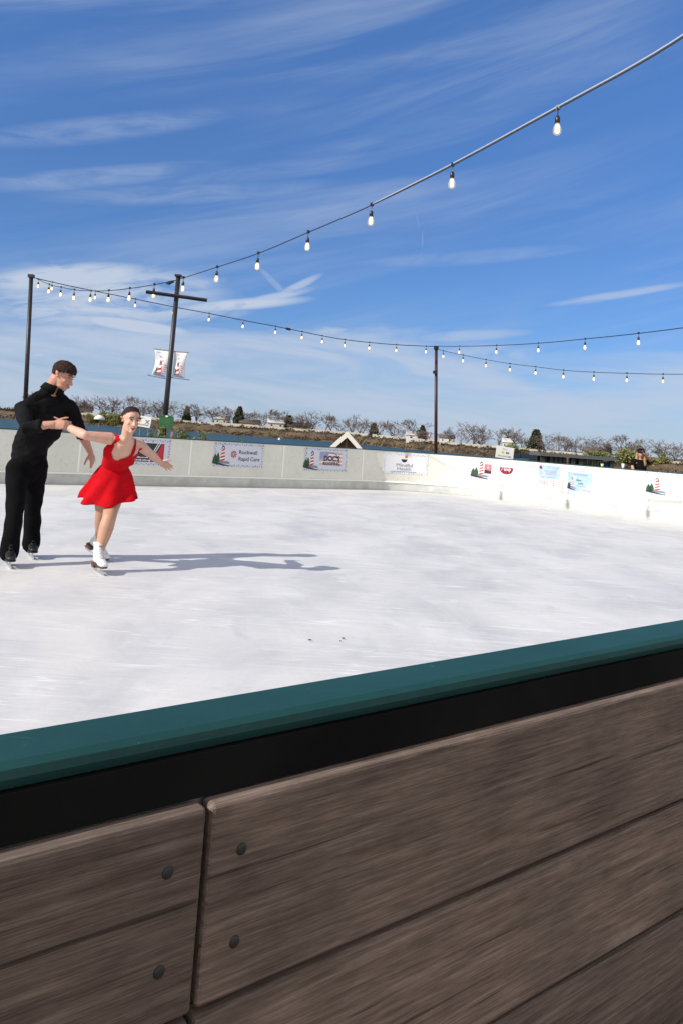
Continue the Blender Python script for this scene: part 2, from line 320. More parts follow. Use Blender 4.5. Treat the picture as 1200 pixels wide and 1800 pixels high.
def wallpanel_mat():
    m = bpy.data.materials.new('barrier_plastic'); m.use_nodes = True; N = m.node_tree.nodes; L = m.node_tree.links
    b = N['Principled BSDF']; b.inputs['Roughness'].default_value = .42
    tc = N.new('ShaderNodeTexCoord')
    n = N.new('ShaderNodeTexNoise'); n.inputs['Scale'].default_value = 1.1; n.inputs['Detail'].default_value = 8; n.inputs['Roughness'].default_value = .7
    L.new(tc.outputs['Object'], n.inputs['Vector']); r = N.new('ShaderNodeValToRGB'); L.new(n.outputs['Fac'], r.inputs[0])
    r.color_ramp.elements[0].position = .35; r.color_ramp.elements[0].color = (.66, .67, .61, 1)
    r.color_ramp.elements[1].position = .65; r.color_ramp.elements[1].color = (.75, .755, .70, 1)
    n2 = N.new('ShaderNodeTexNoise'); n2.inputs['Scale'].default_value = 14; n2.inputs['Detail'].default_value = 5; L.new(tc.outputs['Object'], n2.inputs['Vector'])
    r2 = N.new('ShaderNodeValToRGB'); L.new(n2.outputs['Fac'], r2.inputs[0]); r2.color_ramp.elements[0].position = .28; r2.color_ramp.elements[0].color = (.8, .8, .8, 1)
    r2.color_ramp.elements[1].position = .42; r2.color_ramp.elements[1].color = (1, 1, 1, 1)
    x = N.new('ShaderNodeMix'); x.data_type = 'RGBA'; x.blend_type = 'MULTIPLY'; x.inputs['Factor'].default_value = .6
    L.new(r.outputs[0], x.inputs['A']); L.new(r2.outputs[0], x.inputs['B']); mp = N.new('ShaderNodeMapping'); mp.inputs['Scale'].default_value = (1.1, 1.1, 7); L.new(tc.outputs['Object'], mp.inputs[0])
    n3 = N.new('ShaderNodeTexNoise'); n3.inputs['Scale'].default_value = 2.6; n3.inputs['Detail'].default_value = 6; n3.inputs['Roughness'].default_value = .7; n3.inputs['Distortion'].default_value = 1.4; L.new(mp.outputs[0], n3.inputs[0])
    r3 = N.new('ShaderNodeMapRange'); L.new(n3.outputs['Fac'], r3.inputs[0]); r3.inputs[1].default_value = .62; r3.inputs[2].default_value = .70; r3.inputs[3].default_value = 1; r3.inputs[4].default_value = .72
    y = N.new('ShaderNodeMix'); y.data_type = 'RGBA'; y.blend_type = 'MULTIPLY'; y.inputs['Factor'].default_value = 1; L.new(x.outputs['Result'], y.inputs['A']); L.new(r3.outputs[0], y.inputs['B']); L.new(y.outputs['Result'], b.inputs['Base Color'])
    return m
M_panel = wallpanel_mat()
M_kick = mat('kick_strip_plastic', (0.55, 0.57, 0.55), 0.5, var=0.14, vscale=4)
M_trim = mat('white_joint_strip', (0.90, 0.91, 0.86), 0.45)
M_bank = mat('bank_earth', (0.05, 0.035, 0.02), 0.95, col2=(0.17, 0.12, 0.07), vscale=0.12)
M_brush = mat('dry_brush', (0.012, 0.010, 0.006), 0.95, col2=(0.095, 0.066, 0.032), vscale=0.16)
M_land = mat('winter_grass', (0.09, 0.08, 0.035), 0.95, col2=(0.16, 0.14, 0.07), vscale=0.4)

# ------------------------------------------------------------------ mesh helpers
class MB:
    def __init__(s): s.v = []; s.f = []
    def add(s, vs, fs):
        o = len(s.v); s.v += [Vector(v) for v in vs]; s.f += [tuple(i + o for i in f) for f in fs]; return s
    def box(s, c, d, M=None):
        c = Vector(c); x, y, z = d[0] / 2, d[1] / 2, d[2] / 2
        vs = [Vector((sx * x, sy * y, sz * z)) for sz in (-1, 1) for sy in (-1, 1) for sx in (-1, 1)]
        if M: vs = [M @ v for v in vs]
        return s.add([v + c for v in vs], [(0, 2, 3, 1), (4, 5, 7, 6), (0, 1, 5, 4), (2, 6, 7, 3), (0, 4, 6, 2), (1, 3, 7, 5)])
    def tube(s, pts, r, n=8, cap=True, side=None):
        """pts: points; r: radius or list of r or (ra, rb) with `side` the direction of ra"""
        pts = [Vector(p) for p in pts]; k = len(pts)
        rs = r if isinstance(r, list) else [r] * k
        vs = []; prev = None
        for i, p in enumerate(pts):
            t = (pts[min(i + 1, k - 1)] - pts[max(i - 1, 0)]).normalized()
            ref = Vector(side[i] if isinstance(side, list) else side) if side is not None else (prev if prev else (Vector((0, 0, 1)) if abs(t.z) < .9 else Vector((1, 0, 0))))
            a = (ref - t * ref.dot(t))
            if a.length < 1e-5: a = t.orthogonal()
            a.normalize(); prev = a; b = t.cross(a)
            ra, rb = rs[i] if isinstance(rs[i], (tuple, list)) else (rs[i], rs[i])
            for j in range(n):
                q = 2 * math.pi * j / n; vs.append(p + a * (ra * math.cos(q)) + b * (rb * math.sin(q)))
        fs = [(i * n + j, i * n + (j + 1) % n, (i + 1) * n + (j + 1) % n, (i + 1) * n + j) for i in range(k - 1) for j in range(n)]
        if cap: fs += [tuple(range(n - 1, -1, -1)), tuple((k - 1) * n + j for j in range(n))]
        return s.add(vs, fs)
    def round_tube(s, pts, rs, n=14, side=None):
        """like tube, with rounded ends"""
        pts = [Vector(p) for p in pts]; rs = [r if isinstance(r, (tuple, list)) else (r, r) for r in rs]
        P = []; Q = []
        t0 = (pts[0] - pts[1]).normalized(); r0 = min(rs[0]); t1 = (pts[-1] - pts[-2]).normalized(); r1 = min(rs[-1])
        for a in (80, 55, 28):
            c = math.cos(R_(a)); P.append(pts[0] + t0 * r0 * math.sin(R_(a))); Q.append((rs[0][0] * c, rs[0][1] * c))
        P += pts; Q += rs
        for a in (28, 55, 80):
            c = math.cos(R_(a)); P.append(pts[-1] + t1 * r1 * math.sin(R_(a))); Q.append((rs[-1][0] * c, rs[-1][1] * c))
        return s.tube(P, Q, n, True, side)
    def ball(s, c, r, M=None, nu=16, nv=10):
        c = Vector(c); r = (r, r, r) if isinstance(r, (int, float)) else r
        vs = []; 
        for i in range(1, nv):
            th = math.pi * i / nv
            for j in range(nu):
                ph = 2 * math.pi * j / nu; v = Vector((r[0] * math.sin(th) * math.cos(ph), r[1] * math.sin(th) * math.sin(ph), r[2] * math.cos(th)))
                vs.append(c + (M @ v if M else v))
        t = Vector((0, 0, r[2])); b = Vector((0, 0, -r[2])); vs += [c + (M @ t if M else t), c + (M @ b if M else b)]
        T = len(vs) - 2; B = T + 1
        fs = [(i * nu + j, (i + 1) * nu + j, (i + 1) * nu + (j + 1) % nu, i * nu + (j + 1) % nu) for i in range(nv - 2) for j in range(nu)]
        fs += [(T, j, (j + 1) % nu) for j in range(nu)] + [(B, (nv - 2) * nu + (j + 1) % nu, (nv - 2) * nu + j) for j in range(nu)]
        return s.add(vs, fs)
    def lathe(s, prof, c=(0, 0, 0), n=14):
        c = Vector(c); vs = [c + Vector((r * math.cos(2 * math.pi * j / n), r * math.sin(2 * math.pi * j / n), z)) for r, z in prof for j in range(n)]
        k = len(prof)
        return s.add(vs, [(i * n + j, i * n + (j + 1) % n, (i + 1) * n + (j + 1) % n, (i + 1) * n + j) for i in range(k - 1) for j in range(n)])
    def prism(s, poly, z0, z1):
        n = len(poly); vs = [Vector((x, y, z0)) for x, y in poly] + [Vector((x, y, z1)) for x, y in poly]
        return s.add(vs, [tuple(range(n - 1, -1, -1)), tuple(range(n, 2 * n))] + [(i, (i + 1) % n, n + (i + 1) % n, n + i) for i in range(n)])
    def mesh(s, name):
        me = bpy.data.meshes.new(name); me.from_pydata([tuple(v) for v in s.v], [], s.f); me.update()
        return me
    def build(s, name, m, parent=None, smooth=False, local=False, recalc=True):
        """vertices are world coordinates unless local; stored relative to the parent's place"""
        o = bpy.data.objects.new(name, None if False else s.mesh(name)); me = o.data
        if parent is not None and not local:
            off = Vector(ORIG.get(parent, (0, 0, 0)))
            for v in me.vertices: v.co -= off
        if recalc:
            bm = bmesh.new(); bm.from_mesh(me); bmesh.ops.recalc_face_normals(bm, faces=bm.faces); bm.to_mesh(me); bm.free()
        if smooth:
            for p in me.polygons: p.use_smooth = True
        me.materials.append(m); COL.objects.link(o)
        if parent is not None: o.parent = parent; ORIG[o] = ORIG.get(parent, (0, 0, 0))
        return o
ORIG = {}
def thing(name, loc, label, cat, group=None, rot=0):
    o = bpy.data.objects.new(name, None); COL.objects.link(o); o.location = loc; o.rotation_euler = (0, 0, rot)
    o.empty_display_size = .1; ORIG[o] = Vector(loc); return tag(o, label, cat, group)
def tag(o, label, cat, group=None):
    o['label'] = label; o['category'] = cat
    if group: o['group'] = group
    return o
def struct(o): o['kind'] = 'structure'; return o
def recentre(o, loc):
    """move the origin of a top-level mesh (children not yet added)"""
    loc = Vector(loc)
    for v in o.data.vertices: v.co -= loc
    o.location = loc; ORIG[o] = loc; return o
def copy_thing(src, loc, rot=0, scale=(1, 1, 1), label=None, group=None):
    c = src.copy(); COL.objects.link(c); c.location = loc; c.rotation_euler = (0, 0, rot); c.scale = scale
    if label: c['label'] = label
    if group: c['group'] = group
    for ch in list(src.children):
        d = ch.copy(); COL.objects.link(d); d.parent = c; d.matrix_parent_inverse = ch.matrix_parent_inverse.copy()
        for g in list(ch.children):
            e = g.copy(); COL.objects.link(e); e.parent = d
    return c

# ------------------------------------------------------------------ rink geometry
TH = R_(38); UD = Vector((math.cos(TH), math.sin(TH), 0)); VD = Vector((-math.sin(TH), math.cos(TH), 0))
U1, V1, V0, RC, U0 = 15.7, 15.67, 0.745, 2.6, -14.0
WALL_H = 1.02
def rink(u, v, z=0): return UD * u + VD * v + Vector((0, 0, z))
ARC = RC * math.pi / 2
S_END = (U1 - RC) + ARC + (V1 - V0 - 2 * RC) + ARC + (U1 - RC - U0)
def path(s):
    """inner face of the barrier: far side, corner, right end, corner, near side. -> point, outward normal"""
    a = U1 - RC
    if s <= a: return rink(s, V1), VD.copy()
    s1 = s - a
    if s1 <= ARC:
        q = s1 / RC; n = UD * math.sin(q) + VD * math.cos(q); return rink(a, V1 - RC) + n * RC, n
    s2 = s1 - ARC; le = V1 - V0 - 2 * RC
    if s2 <= le: return rink(U1, V1 - RC - s2), UD.copy()
    s3 = s2 - le
    if s3 <= ARC:
        q = s3 / RC; n = UD * math.cos(q) - VD * math.sin(q); return rink(a, V0 + RC) + n * RC, n
    return rink(a - (s3 - ARC), V0), -VD
def wp(s, z, off=0.0):
    """off > 0 : towards the ice"""
    p, n = path(s); return p - n * off + Vector((0, 0, z))
def wall_sz(x, y):
    d = ray(x, y)
    lo, hi = -8.0, 26.0
    f = lambda s: (lambda p: math.atan2(p.x, p.y))(path(s)[0]) - math.atan2(d.x, d.y)
    for _ in range(50):
        m = (lo + hi) / 2
        if f(m) < 0: lo = m
        else: hi = m
    p = path(lo)[0]; t = p.y / d.y
    return lo, EYE + d.z * t

def build_barrier():
    t = thing('rink_barrier', (0, 0, 0), 'white panelled ice rink barrier with dark cap running right round the ice', 'barrier')
    seam0, step = 3.43 - 2.44 * 6, 2.44
    seams = [seam0 + i * step for i in range(40) if seam0 + i * step < S_END]
    for a, b in zip(seams, seams[1:]):
        n = 12; near = a > S_END - (U1 - RC - U0) - ARC - .5
        th = 0.055 if near else 0.05
        # panel
        m = MB(); ss = [a + (b - a) * i / n for i in range(n + 1)]
        prof = [(.0, .012), (.012, WALL_H - .02), (-th + .006, WALL_H - .02), (-th + .006, 0)]
        prof = [(0, .0), (0, WALL_H - .022), (-th, WALL_H - .022), (-th, .0)]
        vs = [wp(s, z, off) for s in ss for off, z in prof]
        fs = [(i * 4 + j, i * 4 + (j + 1) % 4, (i + 1) * 4 + (j + 1) % 4, (i + 1) * 4 + j) for i in range(n) for j in range(4)] + [(3, 2, 1, 0), (n * 4, n * 4 + 1, n * 4 + 2, n * 4 + 3)]
        m.add(vs, fs).build('panel', M_panel, t)
        # kick strip and its ledge
        m = MB(); prof = [(.0015, .012), (.010, .012), (.010, .20), (.0015, .20)]
        vs = [wp(s, z, off) for s in ss for off, z in prof]
        m.add(vs, fs).build('kick_strip', M_kick, t)
        m = MB(); prof = [(.0015, .203), (.030, .203), (.020, .232), (.0015, .238)]
        vs = [wp(s, z, off) for s in ss for off, z in prof]
        m.add(vs, fs).build('ledge', M_trim, t)
        # cap rail
        m = MB()
        ci, co = (.010, -th - .008)
        prof = [(ci, WALL_H - .019), (ci, WALL_H - .004), (ci - .004, WALL_H), (co + .004, WALL_H), (co, WALL_H - .004), (co, WALL_H - .019)]
        if near: prof = [(ci, WALL_H - .022), (ci, WALL_H - .006), (ci - .005, WALL_H), (co + .010, WALL_H), (co + .002, WALL_H - .004), (co, WALL_H - .011), (co + .003, WALL_H - .019)]
        k = len(prof); g_ = .0015 if near else 0
        sg = [a + g_ + (b - a - 2 * g_) * i / n for i in range(n + 1)]
        vs = [wp(s, z, off) for s in sg for off, z in prof]
        f2 = [(i * k + j, i * k + (j + 1) % k, (i + 1) * k + (j + 1) % k, (i + 1) * k + j) for i in range(n) for j in range(k)] + [tuple(range(k - 1, -1, -1)), tuple(n * k + j for j in range(k))]
        m.add(vs, f2).build('cap_rail', M_teal if near else M_capdark, t)
        # joint strip
        m = MB(); q = [wp(b + d, z, o) for z in (.242, WALL_H - .03) for d, o in ((-.019, .001), (-.019, .009), (.019, .009), (.019, .001))]
        m.add(q, [(0, 1, 5, 4), (1, 2, 6, 5), (2, 3, 7, 6), (3, 0, 4, 7), (3, 2, 1, 0), (4, 5, 6, 7)]).build('joint_strip', M_trim, t)
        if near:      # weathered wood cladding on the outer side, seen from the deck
            for z in (.08, .236, .392, .548, .704, .872):
                for h0, h1 in ((a, (a + b) / 2), ((a + b) / 2, b)):
                    p0, nn = path(h0 + .003); p1, _ = path(h1 - .003); mid = (p0 + p1) / 2 + nn * (th + .017 + random.uniform(-.001, .001))
                    hh = .150 if z < .8 else .172
                    o = MB().box((0, 0, 0), ((p1 - p0).length, .022, hh)).build('cladding_board', M_brownwood, t, local=True)
                    o.location = mid + Vector((0, 0, z)); o.rotation_euler = (0, 0, math.atan2((p1 - p0).y, (p1 - p0).x))
                    bv = o.modifiers.new('b', 'BEVEL'); bv.width = .004; bv.segments = 2
                    if mid.length < 2.2:
                        for sx in (-1, 1):
                            for sz in (-.04, .04):
                                w = MB().ball((sx * ((p1 - p0).length / 2 - .035), .0112, sz), (.0055, .0022, .0055), None, 12, 6).build('screw', M_darkmet, None, smooth=True); w.parent = o
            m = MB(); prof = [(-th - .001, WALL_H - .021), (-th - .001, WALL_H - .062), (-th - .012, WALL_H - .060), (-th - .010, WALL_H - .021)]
            m.add([wp(s, z, off) for s in ss for off, z in prof], fs).build('shade_strip', mat('painted_shade_black', (.010, .010, .010), .85, spec=.1, var=.3, vscale=6), t)  # black strip standing in for the shade under the cap
    return t
build_barrier()

def build_ground():
    m = MB(); loop = []
    n = 260
    S_ALL = S_END
    for i in range(n + 1): loop.append(path(-27 + (S_ALL + 27) * i / n)[0] if False else path(U0 + (S_ALL - U0) * i / n)[0])
    m.add([p + Vector((0, 0, 0)) for p in loop], [tuple(range(len(loop)))])
    o = m.build('ice', M_ice); struct(o)
    # deck at the near side, planks laid along the barrier
    m = MB(); 
    rnd = random.Random(3)
    for i in range(34):
        v = V0 - .075 - .07 - i * .146
        a = -16
        while a < 20:
            le = rnd.choice((2.4, 3.0, 3.6)); 
            c = rink(a + le / 2, v, -.018 + rnd.uniform(-.0015, .0015))
            m.box(c, (le - .004, .138, .03), Matrix.Rotation(TH, 3, 'Z')); a += le
    struct(m.build('deck', M_brownwood))
    # land sheet round the rink
    m = MB(); m.add([(-400, -60, -.12), (500, -60, -.12), (500, 30, -.12), (-400, 30, -.12), (500, 88, -1.2), (-400, 88, -1.2), (500, 96, -2.3), (-400, 96, -2.3)],
                    [(0, 1, 2, 3), (3, 2, 4, 5), (5, 4, 6, 7)])
    struct(m.build('ground', M_land))
    m = MB(); m.add([(-2500, 80, -2), (2500, 80, -2), (2500, 1200, -2), (-2500, 1200, -2)], [(0, 1, 2, 3)])
    struct(m.build('water', M_water))
build_ground()

# ------------------------------------------------------------------ far shore
def shore(x):
    """photo column -> water line on the far bank (world x, y)"""
    if x < 600: y = 778 + (x - 600) * (778 - 746) / (600 - 150)
    elif x < 860: y = 778 + (x - 600) * 25 / 260.
    else: y = 803 + (x - 860) * .088
    return G(x, y - 0.0, -2.0)
def build_far():
    cols = list(range(-260, 1500, 20))
    m = MB(); vs = []; rnd = random.Random(5)
    prof = [(0, -2.4), (2.5, -1.6), (9, .9), (16, 2.0), (26, 2.3), (60, 3.0), (700, 5)]
    for x in cols:
        p = shore(x); d = Vector((p.x, p.y, 0)).normalized(); k = p.length / 400
        for dd, z in prof: vs.append(Vector((p.x, p.y, 0)) + d * dd * (k if dd < 100 else 1) + Vector((0, 0, -2 + (z + 2) * k + (rnd.uniform(-.3, .3) if 0 < z < 4 else 0))))
    n = len(prof)
    m.add(vs, [(i * n + j, (i + 1) * n + j, (i + 1) * n + j + 1, i * n + j + 1) for i in range(len(cols) - 1) for j in range(n - 1)])
    struct(m.build('hill', M_bank, smooth=True))
    # brush: dense leafless scrub on the bank
    m = MB()
    for _ in range(5200):
        x = rnd.uniform(-240, 1480); p = shore(x); d = Vector((p.x, p.y, 0)).normalized(); k = p.length / 400
        t = rnd.random() ** 1.2; dd = 1.5 + 17 * t; z = -2 + k * (3.9 * min(1, t * 1.15) + .15)
        c = Vector((p.x, p.y, 0)) + d * dd * k + Vector((0, 0, z))
        big = noise.noise(Vector((x * .02, 3, 0)))
        r = (rnd.uniform(.5, 1.1) + .5 * max(0, big)) * k
        for q in range(5):
            a = Vector((rnd.gauss(0, 1), rnd.gauss(0, .6), rnd.gauss(.25, .8))).normalized() * r; b = Vector((rnd.gauss(0, 1), rnd.gauss(0, 1), rnd.gauss(0, .8))).normalized() * r * .55
            o = c + Vector((rnd.uniform(-r, r), rnd.uniform(-r, r), rnd.uniform(-.3, .7) * r))
            m.add([o - a * .5, o + b * .5, o + a * .7, o - b * .5], [(0, 1, 2, 3)])
    for _ in range(230):
        x = rnd.uniform(-240, 1480); p = shore(x); d = Vector((p.x, p.y, 0)).normalized(); k = p.length / 400; W_ = rnd.uniform(1.5, 6); Hh = rnd.uniform(.8, 3.0)
        for q in range(60):
            dx = rnd.gauss(0, W_ * .5); zz = 3.4 + Hh * rnd.random() * math.exp(-(dx / W_) ** 2); c = Vector((p.x, p.y, 0)) + d * (17.2 + rnd.uniform(-.8, .8)) * k + Vector((d.y, -d.x, 0)) * dx * k + Vector((0, 0, -2 + (zz - .6) * k))
            a = Vector((rnd.gauss(0, .6), rnd.gauss(0, .6), rnd.gauss(.3, .8))).normalized() * .55 * k; b = a.cross(Vector((rnd.gauss(0, 1), rnd.gauss(0, 1), 0))).normalized() * .22 * k
            m.add([c - a, c + b, c + a, c - b], [(0, 1, 2, 3)])
    o = m.build('dry_brush', M_brush, recalc=False); tag(o, 'brown leafless scrub covering the far lake bank', 'brush'); o['kind'] = 'stuff'
    return
build_far()

def on_ridge(x, dd, base=None):
    p = shore(x); d = Vector((p.x, p.y, 0)).normalized(); k = p.length / 400
    z = 1.9 if dd <= 20 else (2.2 if dd < 40 else 3.0)
    q = Vector((p.x, p.y, 0)) + d * dd * k; q.z = -2 + (z + 2) * k; return q, k

def seawall():
    # pale low wall along the ridge, with breaks hidden by shrubs
    t = thing('retaining_wall', (0, 0, 0), 'long pale concrete wall along the top of the far lake bank', 'wall')
    spans = [(100, 250), (252, 455), (458, 600), (606, 700), (702, 860), (862, 1010), (1012, 1210)]
    for a, b in spans:
        m = MB(); k_ = 14; vs = []
        for i in range(k_ + 1):
            x = a + (b - a) * i / k_; q, k = on_ridge(x, 19); h = (.75 + .7 * noise.noise(Vector((x * .013, 0, 0)))) * k
            d = Vector((q.x, q.y, 0)).normalized()
            for dd, z in ((0, -1.2 * k), (0, 1.0 * k + h), (.5, 1.0 * k + h), (.5, -1.2 * k)): vs.append(q + d * dd + Vector((0, 0, z)))
        m.add(vs, [(i * 4 + j, i * 4 + (j + 1) % 4, (i + 1) * 4 + (j + 1) % 4, (i + 1) * 4 + j) for i in range(k_) for j in range(4)] + [(3, 2, 1, 0), tuple(k_ * 4 + j for j in range(4))])
        m.build('wall_section', M_house, t)
seawall()

HOUSES = [ # photo x, depth behind shore, w, d, h, roof h, label, white?
    (130, 24, 16, 9, 3.4, 1.6, 'low cream house at the left end of the far shore, behind the man', 0),
    (388, 26, 7, 6, 4.3, 1.5, 'small white gabled house right of the green park sign on the far shore', 1),
    (438, 28, 10, 7, 3.0, 1.6, 'cream house between the two white houses on the far shore', 0),
    (484, 25, 9, 7, 4.2, 1.8, 'white gabled house above the gap between first and second banners', 1),
    (524, 28, 12, 7, 3.2, 1.7, 'cream brown roofed house on the far shore left of the pointed arch', 0),
    (733, 28, 12, 7, 3.8, 1.6, 'white long house on the far shore just left of the brown pole', 1),
    (784, 25, 7, 6, 3.9, 1.4, 'small white house on the far shore just right of the brown pole', 1),
    (891, 27, 5, 5, 4.6, 1.6, 'narrow white house on the far shore above the white lawn sign', 1),
    (1045, 24, 11, 7, 3.0, 2.0, 'dark roofed cream house on the far shore above the charcoal kiosks', 0),
]
for (x, dd, w, d, h, rh, lab, wh) in HOUSES:
    q, k = on_ridge(x, dd); w *= k; d *= k; h *= k * .86; rh *= k
    ang = math.atan2(-q.x, q.y) + .12 * math.sin(x)
    t = thing('house', q, lab, 'house', 'houses along the far shore', ang)
    m = MB(); z0 = -1.5
    m.add([(-w/2, -d/2, z0), (w/2, -d/2, z0), (w/2, d/2, z0), (-w/2, d/2, z0), (-w/2, -d/2, h), (w/2, -d/2, h), (w/2, d/2, h), (-w/2, d/2, h), (-w/2, 0, h + rh * .96), (w/2, 0, h + rh * .96)],
          [(0, 1, 5, 4), (2, 3, 7, 6), (3, 0, 4, 8, 7), (1, 2, 6, 9, 5), (0, 3, 2, 1), (4, 5, 9, 8), (7, 8, 9, 6)])
    m.build('wall', M_housew if wh else M_house, t, local=True)
    m = MB(); e = .5 * k
    for sy in (-1, 1):
        a = Vector((-w/2 - e, sy * (d/2 + e), h - e * rh / d * 2)); b = Vector((w/2 + e, a.y, a.z)); c = Vector((w/2 + e, 0, h + rh)); f = Vector((-w/2 - e, 0, h + rh))
        up = Vector((0, 0, .25 * k)); m.add([a, b, c, f, a + up, b + up, c + up, f + up], [(0, 1, 2, 3), (7, 6, 5, 4), (0, 4, 5, 1), (1, 5, 6, 2), (2, 6, 7, 3), (3, 7, 4, 0)])
    rf = m.build('roof', M_roofw if wh and x != 784 else M_roof, t, local=True)
    for wx in (-.28, .24):
        MB().box((wx * w, -d/2 - .03, h * .6), (w * .10, .1, h * .22)).build('window', M_glass, t, local=True)
    MB().box((w * .2, d * .2, h + rh), (.8 * k, .8 * k, 1.4 * k)).build('chimney', M_house, rf, local=True)

# bare winter trees
def tree_proto(seed, H=9.0, spread=1.0):
    rnd = random.Random(seed)
    tr = MB(); cr = MB()
    def grow(p, d, le, r, lv):
        n = 3; pts = [p]; q = p.copy(); dd = d.copy()
        for i in range(n):
            dd = (dd + Vector((rnd.gauss(0, .14), rnd.gauss(0, .14), rnd.gauss(.03, .07)))).normalized(); q = q + dd * le / n; pts.append(q.copy())
        rr = [r * (1 - .42 * i / n) for i in range(n + 1)]
        (tr if lv < 2 else cr).tube(pts, rr, 5 if lv < 2 else 3, cap=False)
        if lv >= 5: return
        k = rnd.choice((2, 3, 3)) if lv < 4 else 3
        if lv == 0: k = 5
        for i in range(k):
            t = rnd.uniform(.45, 1) if i else 1.0; base = pts[min(n, max(1, int(round(t * n))))]
            ax = Vector((rnd.gauss(0, 1), rnd.gauss(0, 1), 0)).normalized(); an = R_(rnd.uniform(18, 48)) * spread
            nd = (dd * math.cos(an) + ax * math.sin(an)).normalized(); nd.z = max(nd.z, -.1)
            grow(base, nd, le * rnd.uniform(.58, .82), max(.035, rr[-1] * rnd.uniform(.6, .8)), lv + 1)
    grow(Vector((0, 0, -1)), Vector((rnd.uniform(-.08, .08), 0, 1)).normalized(), H * .33, H * .026, 0)
    zmax = max(v.z for v in cr.v)
    for mb in (tr, cr):
        for v in mb.v:
            s_ = H / zmax; v *= s_
    # never thinner than a far camera can catch: fatten the twigs
    o = thing('bare_tree', (0, 0, 0), 'x', 'tree')
    tr.build('trunk', M_bark, o, smooth=True, local=True, recalc=False); cr.build('crown', M_twig, o, local=True, recalc=False)
    return o
def ever_proto(seed, H=7.0, Wd=2.2):
    rnd = random.Random(seed); m = MB()
    for i in range(1500):
        z = H * (.12 + .88 * rnd.random() ** .9); f = (1 - (z / H) ** 1.5); rmax = Wd * (.25 + .75 * f) * (1 + .28 * noise.noise(Vector((z * 1.1, i % 7, seed))))
        a = rnd.uniform(0, 6.283); r = rmax * rnd.random() ** .45
        c = Vector((r * math.cos(a), r * math.sin(a), z)); s_ = rnd.uniform(.18, .42)
        u = Vector((rnd.gauss(0, 1), rnd.gauss(0, 1), rnd.gauss(0, 1))).normalized() * s_; v = Vector((rnd.gauss(0, 1), rnd.gauss(0, 1), rnd.gauss(0, 1))).normalized() * s_
        m.add([c - u, c + v, c + u, c - v], [(0, 1, 2, 3)])
    o = thing('evergreen_tree', (0, 0, 0), 'x', 'tree')
    MB().tube([(0, 0, -1), (0, 0, H * .8)], [H * .035, H * .01], 6).build('trunk', M_bark, o, local=True)
    m.build('crown', M_ever, o, local=True, recalc=False); return o
PT = [tree_proto(s, 9, sp) for s, sp in ((11, 1.0), (12, 1.25), (13, .8), (14, 1.1), (15, 1.35))]
PE = [ever_proto(21), ever_proto(22, 7, 2.9)]
used = set()
def landmark(x):
    marks = [(60, 'the left edge'), (110, 'the standing man'), (174, 'the white umbrella'), (204, 'the yellow bush'), (228, 'the woman in red'), (254, 'the yellow-spotted sign'), (292, 'the green sign'), (330, 'the first seam'), (388, 'the second house'), (420, 'the lone plant'),
             (438, 'the middle cream house'), (484, 'the tall white house'), (524, 'the brown roofed house'), (570, 'the roofing banner'), (608, 'the pointed arch'), (655, 'the third seam'), (700, 'the copper dot'), (733, 'the long white house'), (766, 'the reddish pole'),
             (800, 'the small white house'), (845, 'the portrait banner'), (888, 'the right lawn sign'), (922, 'the teal loungers'), (965, 'the left kiosk'), (1000, 'the right poster'), (1045, 'the right kiosk'), (1093, 'the white cup'), (1126, 'the onlooker'), (1180, 'the right edge')]
    return min(marks, key=lambda m: abs(m[0] - x))
TREES = [] # (x, height px, kind, width factor)
def T(x, h, k, w=1.0): TREES.append((x, h, k, w))
for x, h, w in [(62, 26, 1.2), (90, 24, 1.2), (133, 26, 1.1), (152, 20, 1.0), (172, 27, 1.3), (190, 28, 1.0), (222, 32, 1.2), (252, 26, 1.1), (268, 22, 1.0), (284, 30, 1.3), (298, 28, 1.1), (346, 27, 1.2), (372, 26, 1.2),
                (384, 27, 1.2), (406, 26, 1.1), (448, 24, 1.2), (468, 28, 1.3), (486, 24, 1.1), (528, 22, 1.1), (545, 30, 1.0), (567, 30, .9), (582, 24, 1), (618, 30, 1.1), (634, 25, 1.2), (672, 24, 1.2), (690, 26, 1.3),
                (724, 30, 1.3), (786, 24, 1.1), (808, 22, 1.1), (824, 34, 1.2), (842, 32, 1.1), (873, 28, .9), (895, 30, 1.1), (908, 32, 1.1), (956, 26, 1), (974, 30, 1.2), (996, 24, .9), (1012, 26, 1.1), (1032, 24, 1), (1052, 28, 1.1), (1075, 22, 1),
                (1090, 34, 1.0), (1112, 24, 1.2), (1130, 28, 1.2), (1158, 30, 1.2), (1182, 28, 1.3)]: T(x, h, 'b', w)
for x, h, w in [(326, 20, 1.0), (418, 27, .8), (505, 18, 1.3), (655, 17, 1.0), (740, 20, 1.0), (940, 30, 1.0), (1068, 15, 1.0)]: T(x, h, 'e', w)
sizes = {}
def tlabel(kind, x, h):
    nx, nm = landmark(x)
    side = 'just behind' if abs(x - nx) < 5 else ('left of' if x < nx else 'right of')
    kindw = 'bare tree' if kind == 'b' else 'evergreen tree'
    adj = 'tall' if h >= 30 else ('medium' if h >= 22 else 'low')
    for pre in ('', 'second ', 'third ', 'fourth '):
        lab = f'{pre}{adj} {kindw} on the far shore, {side} {nm}'
        if lab not in used: break
    used.add(lab); return lab
seen = {}
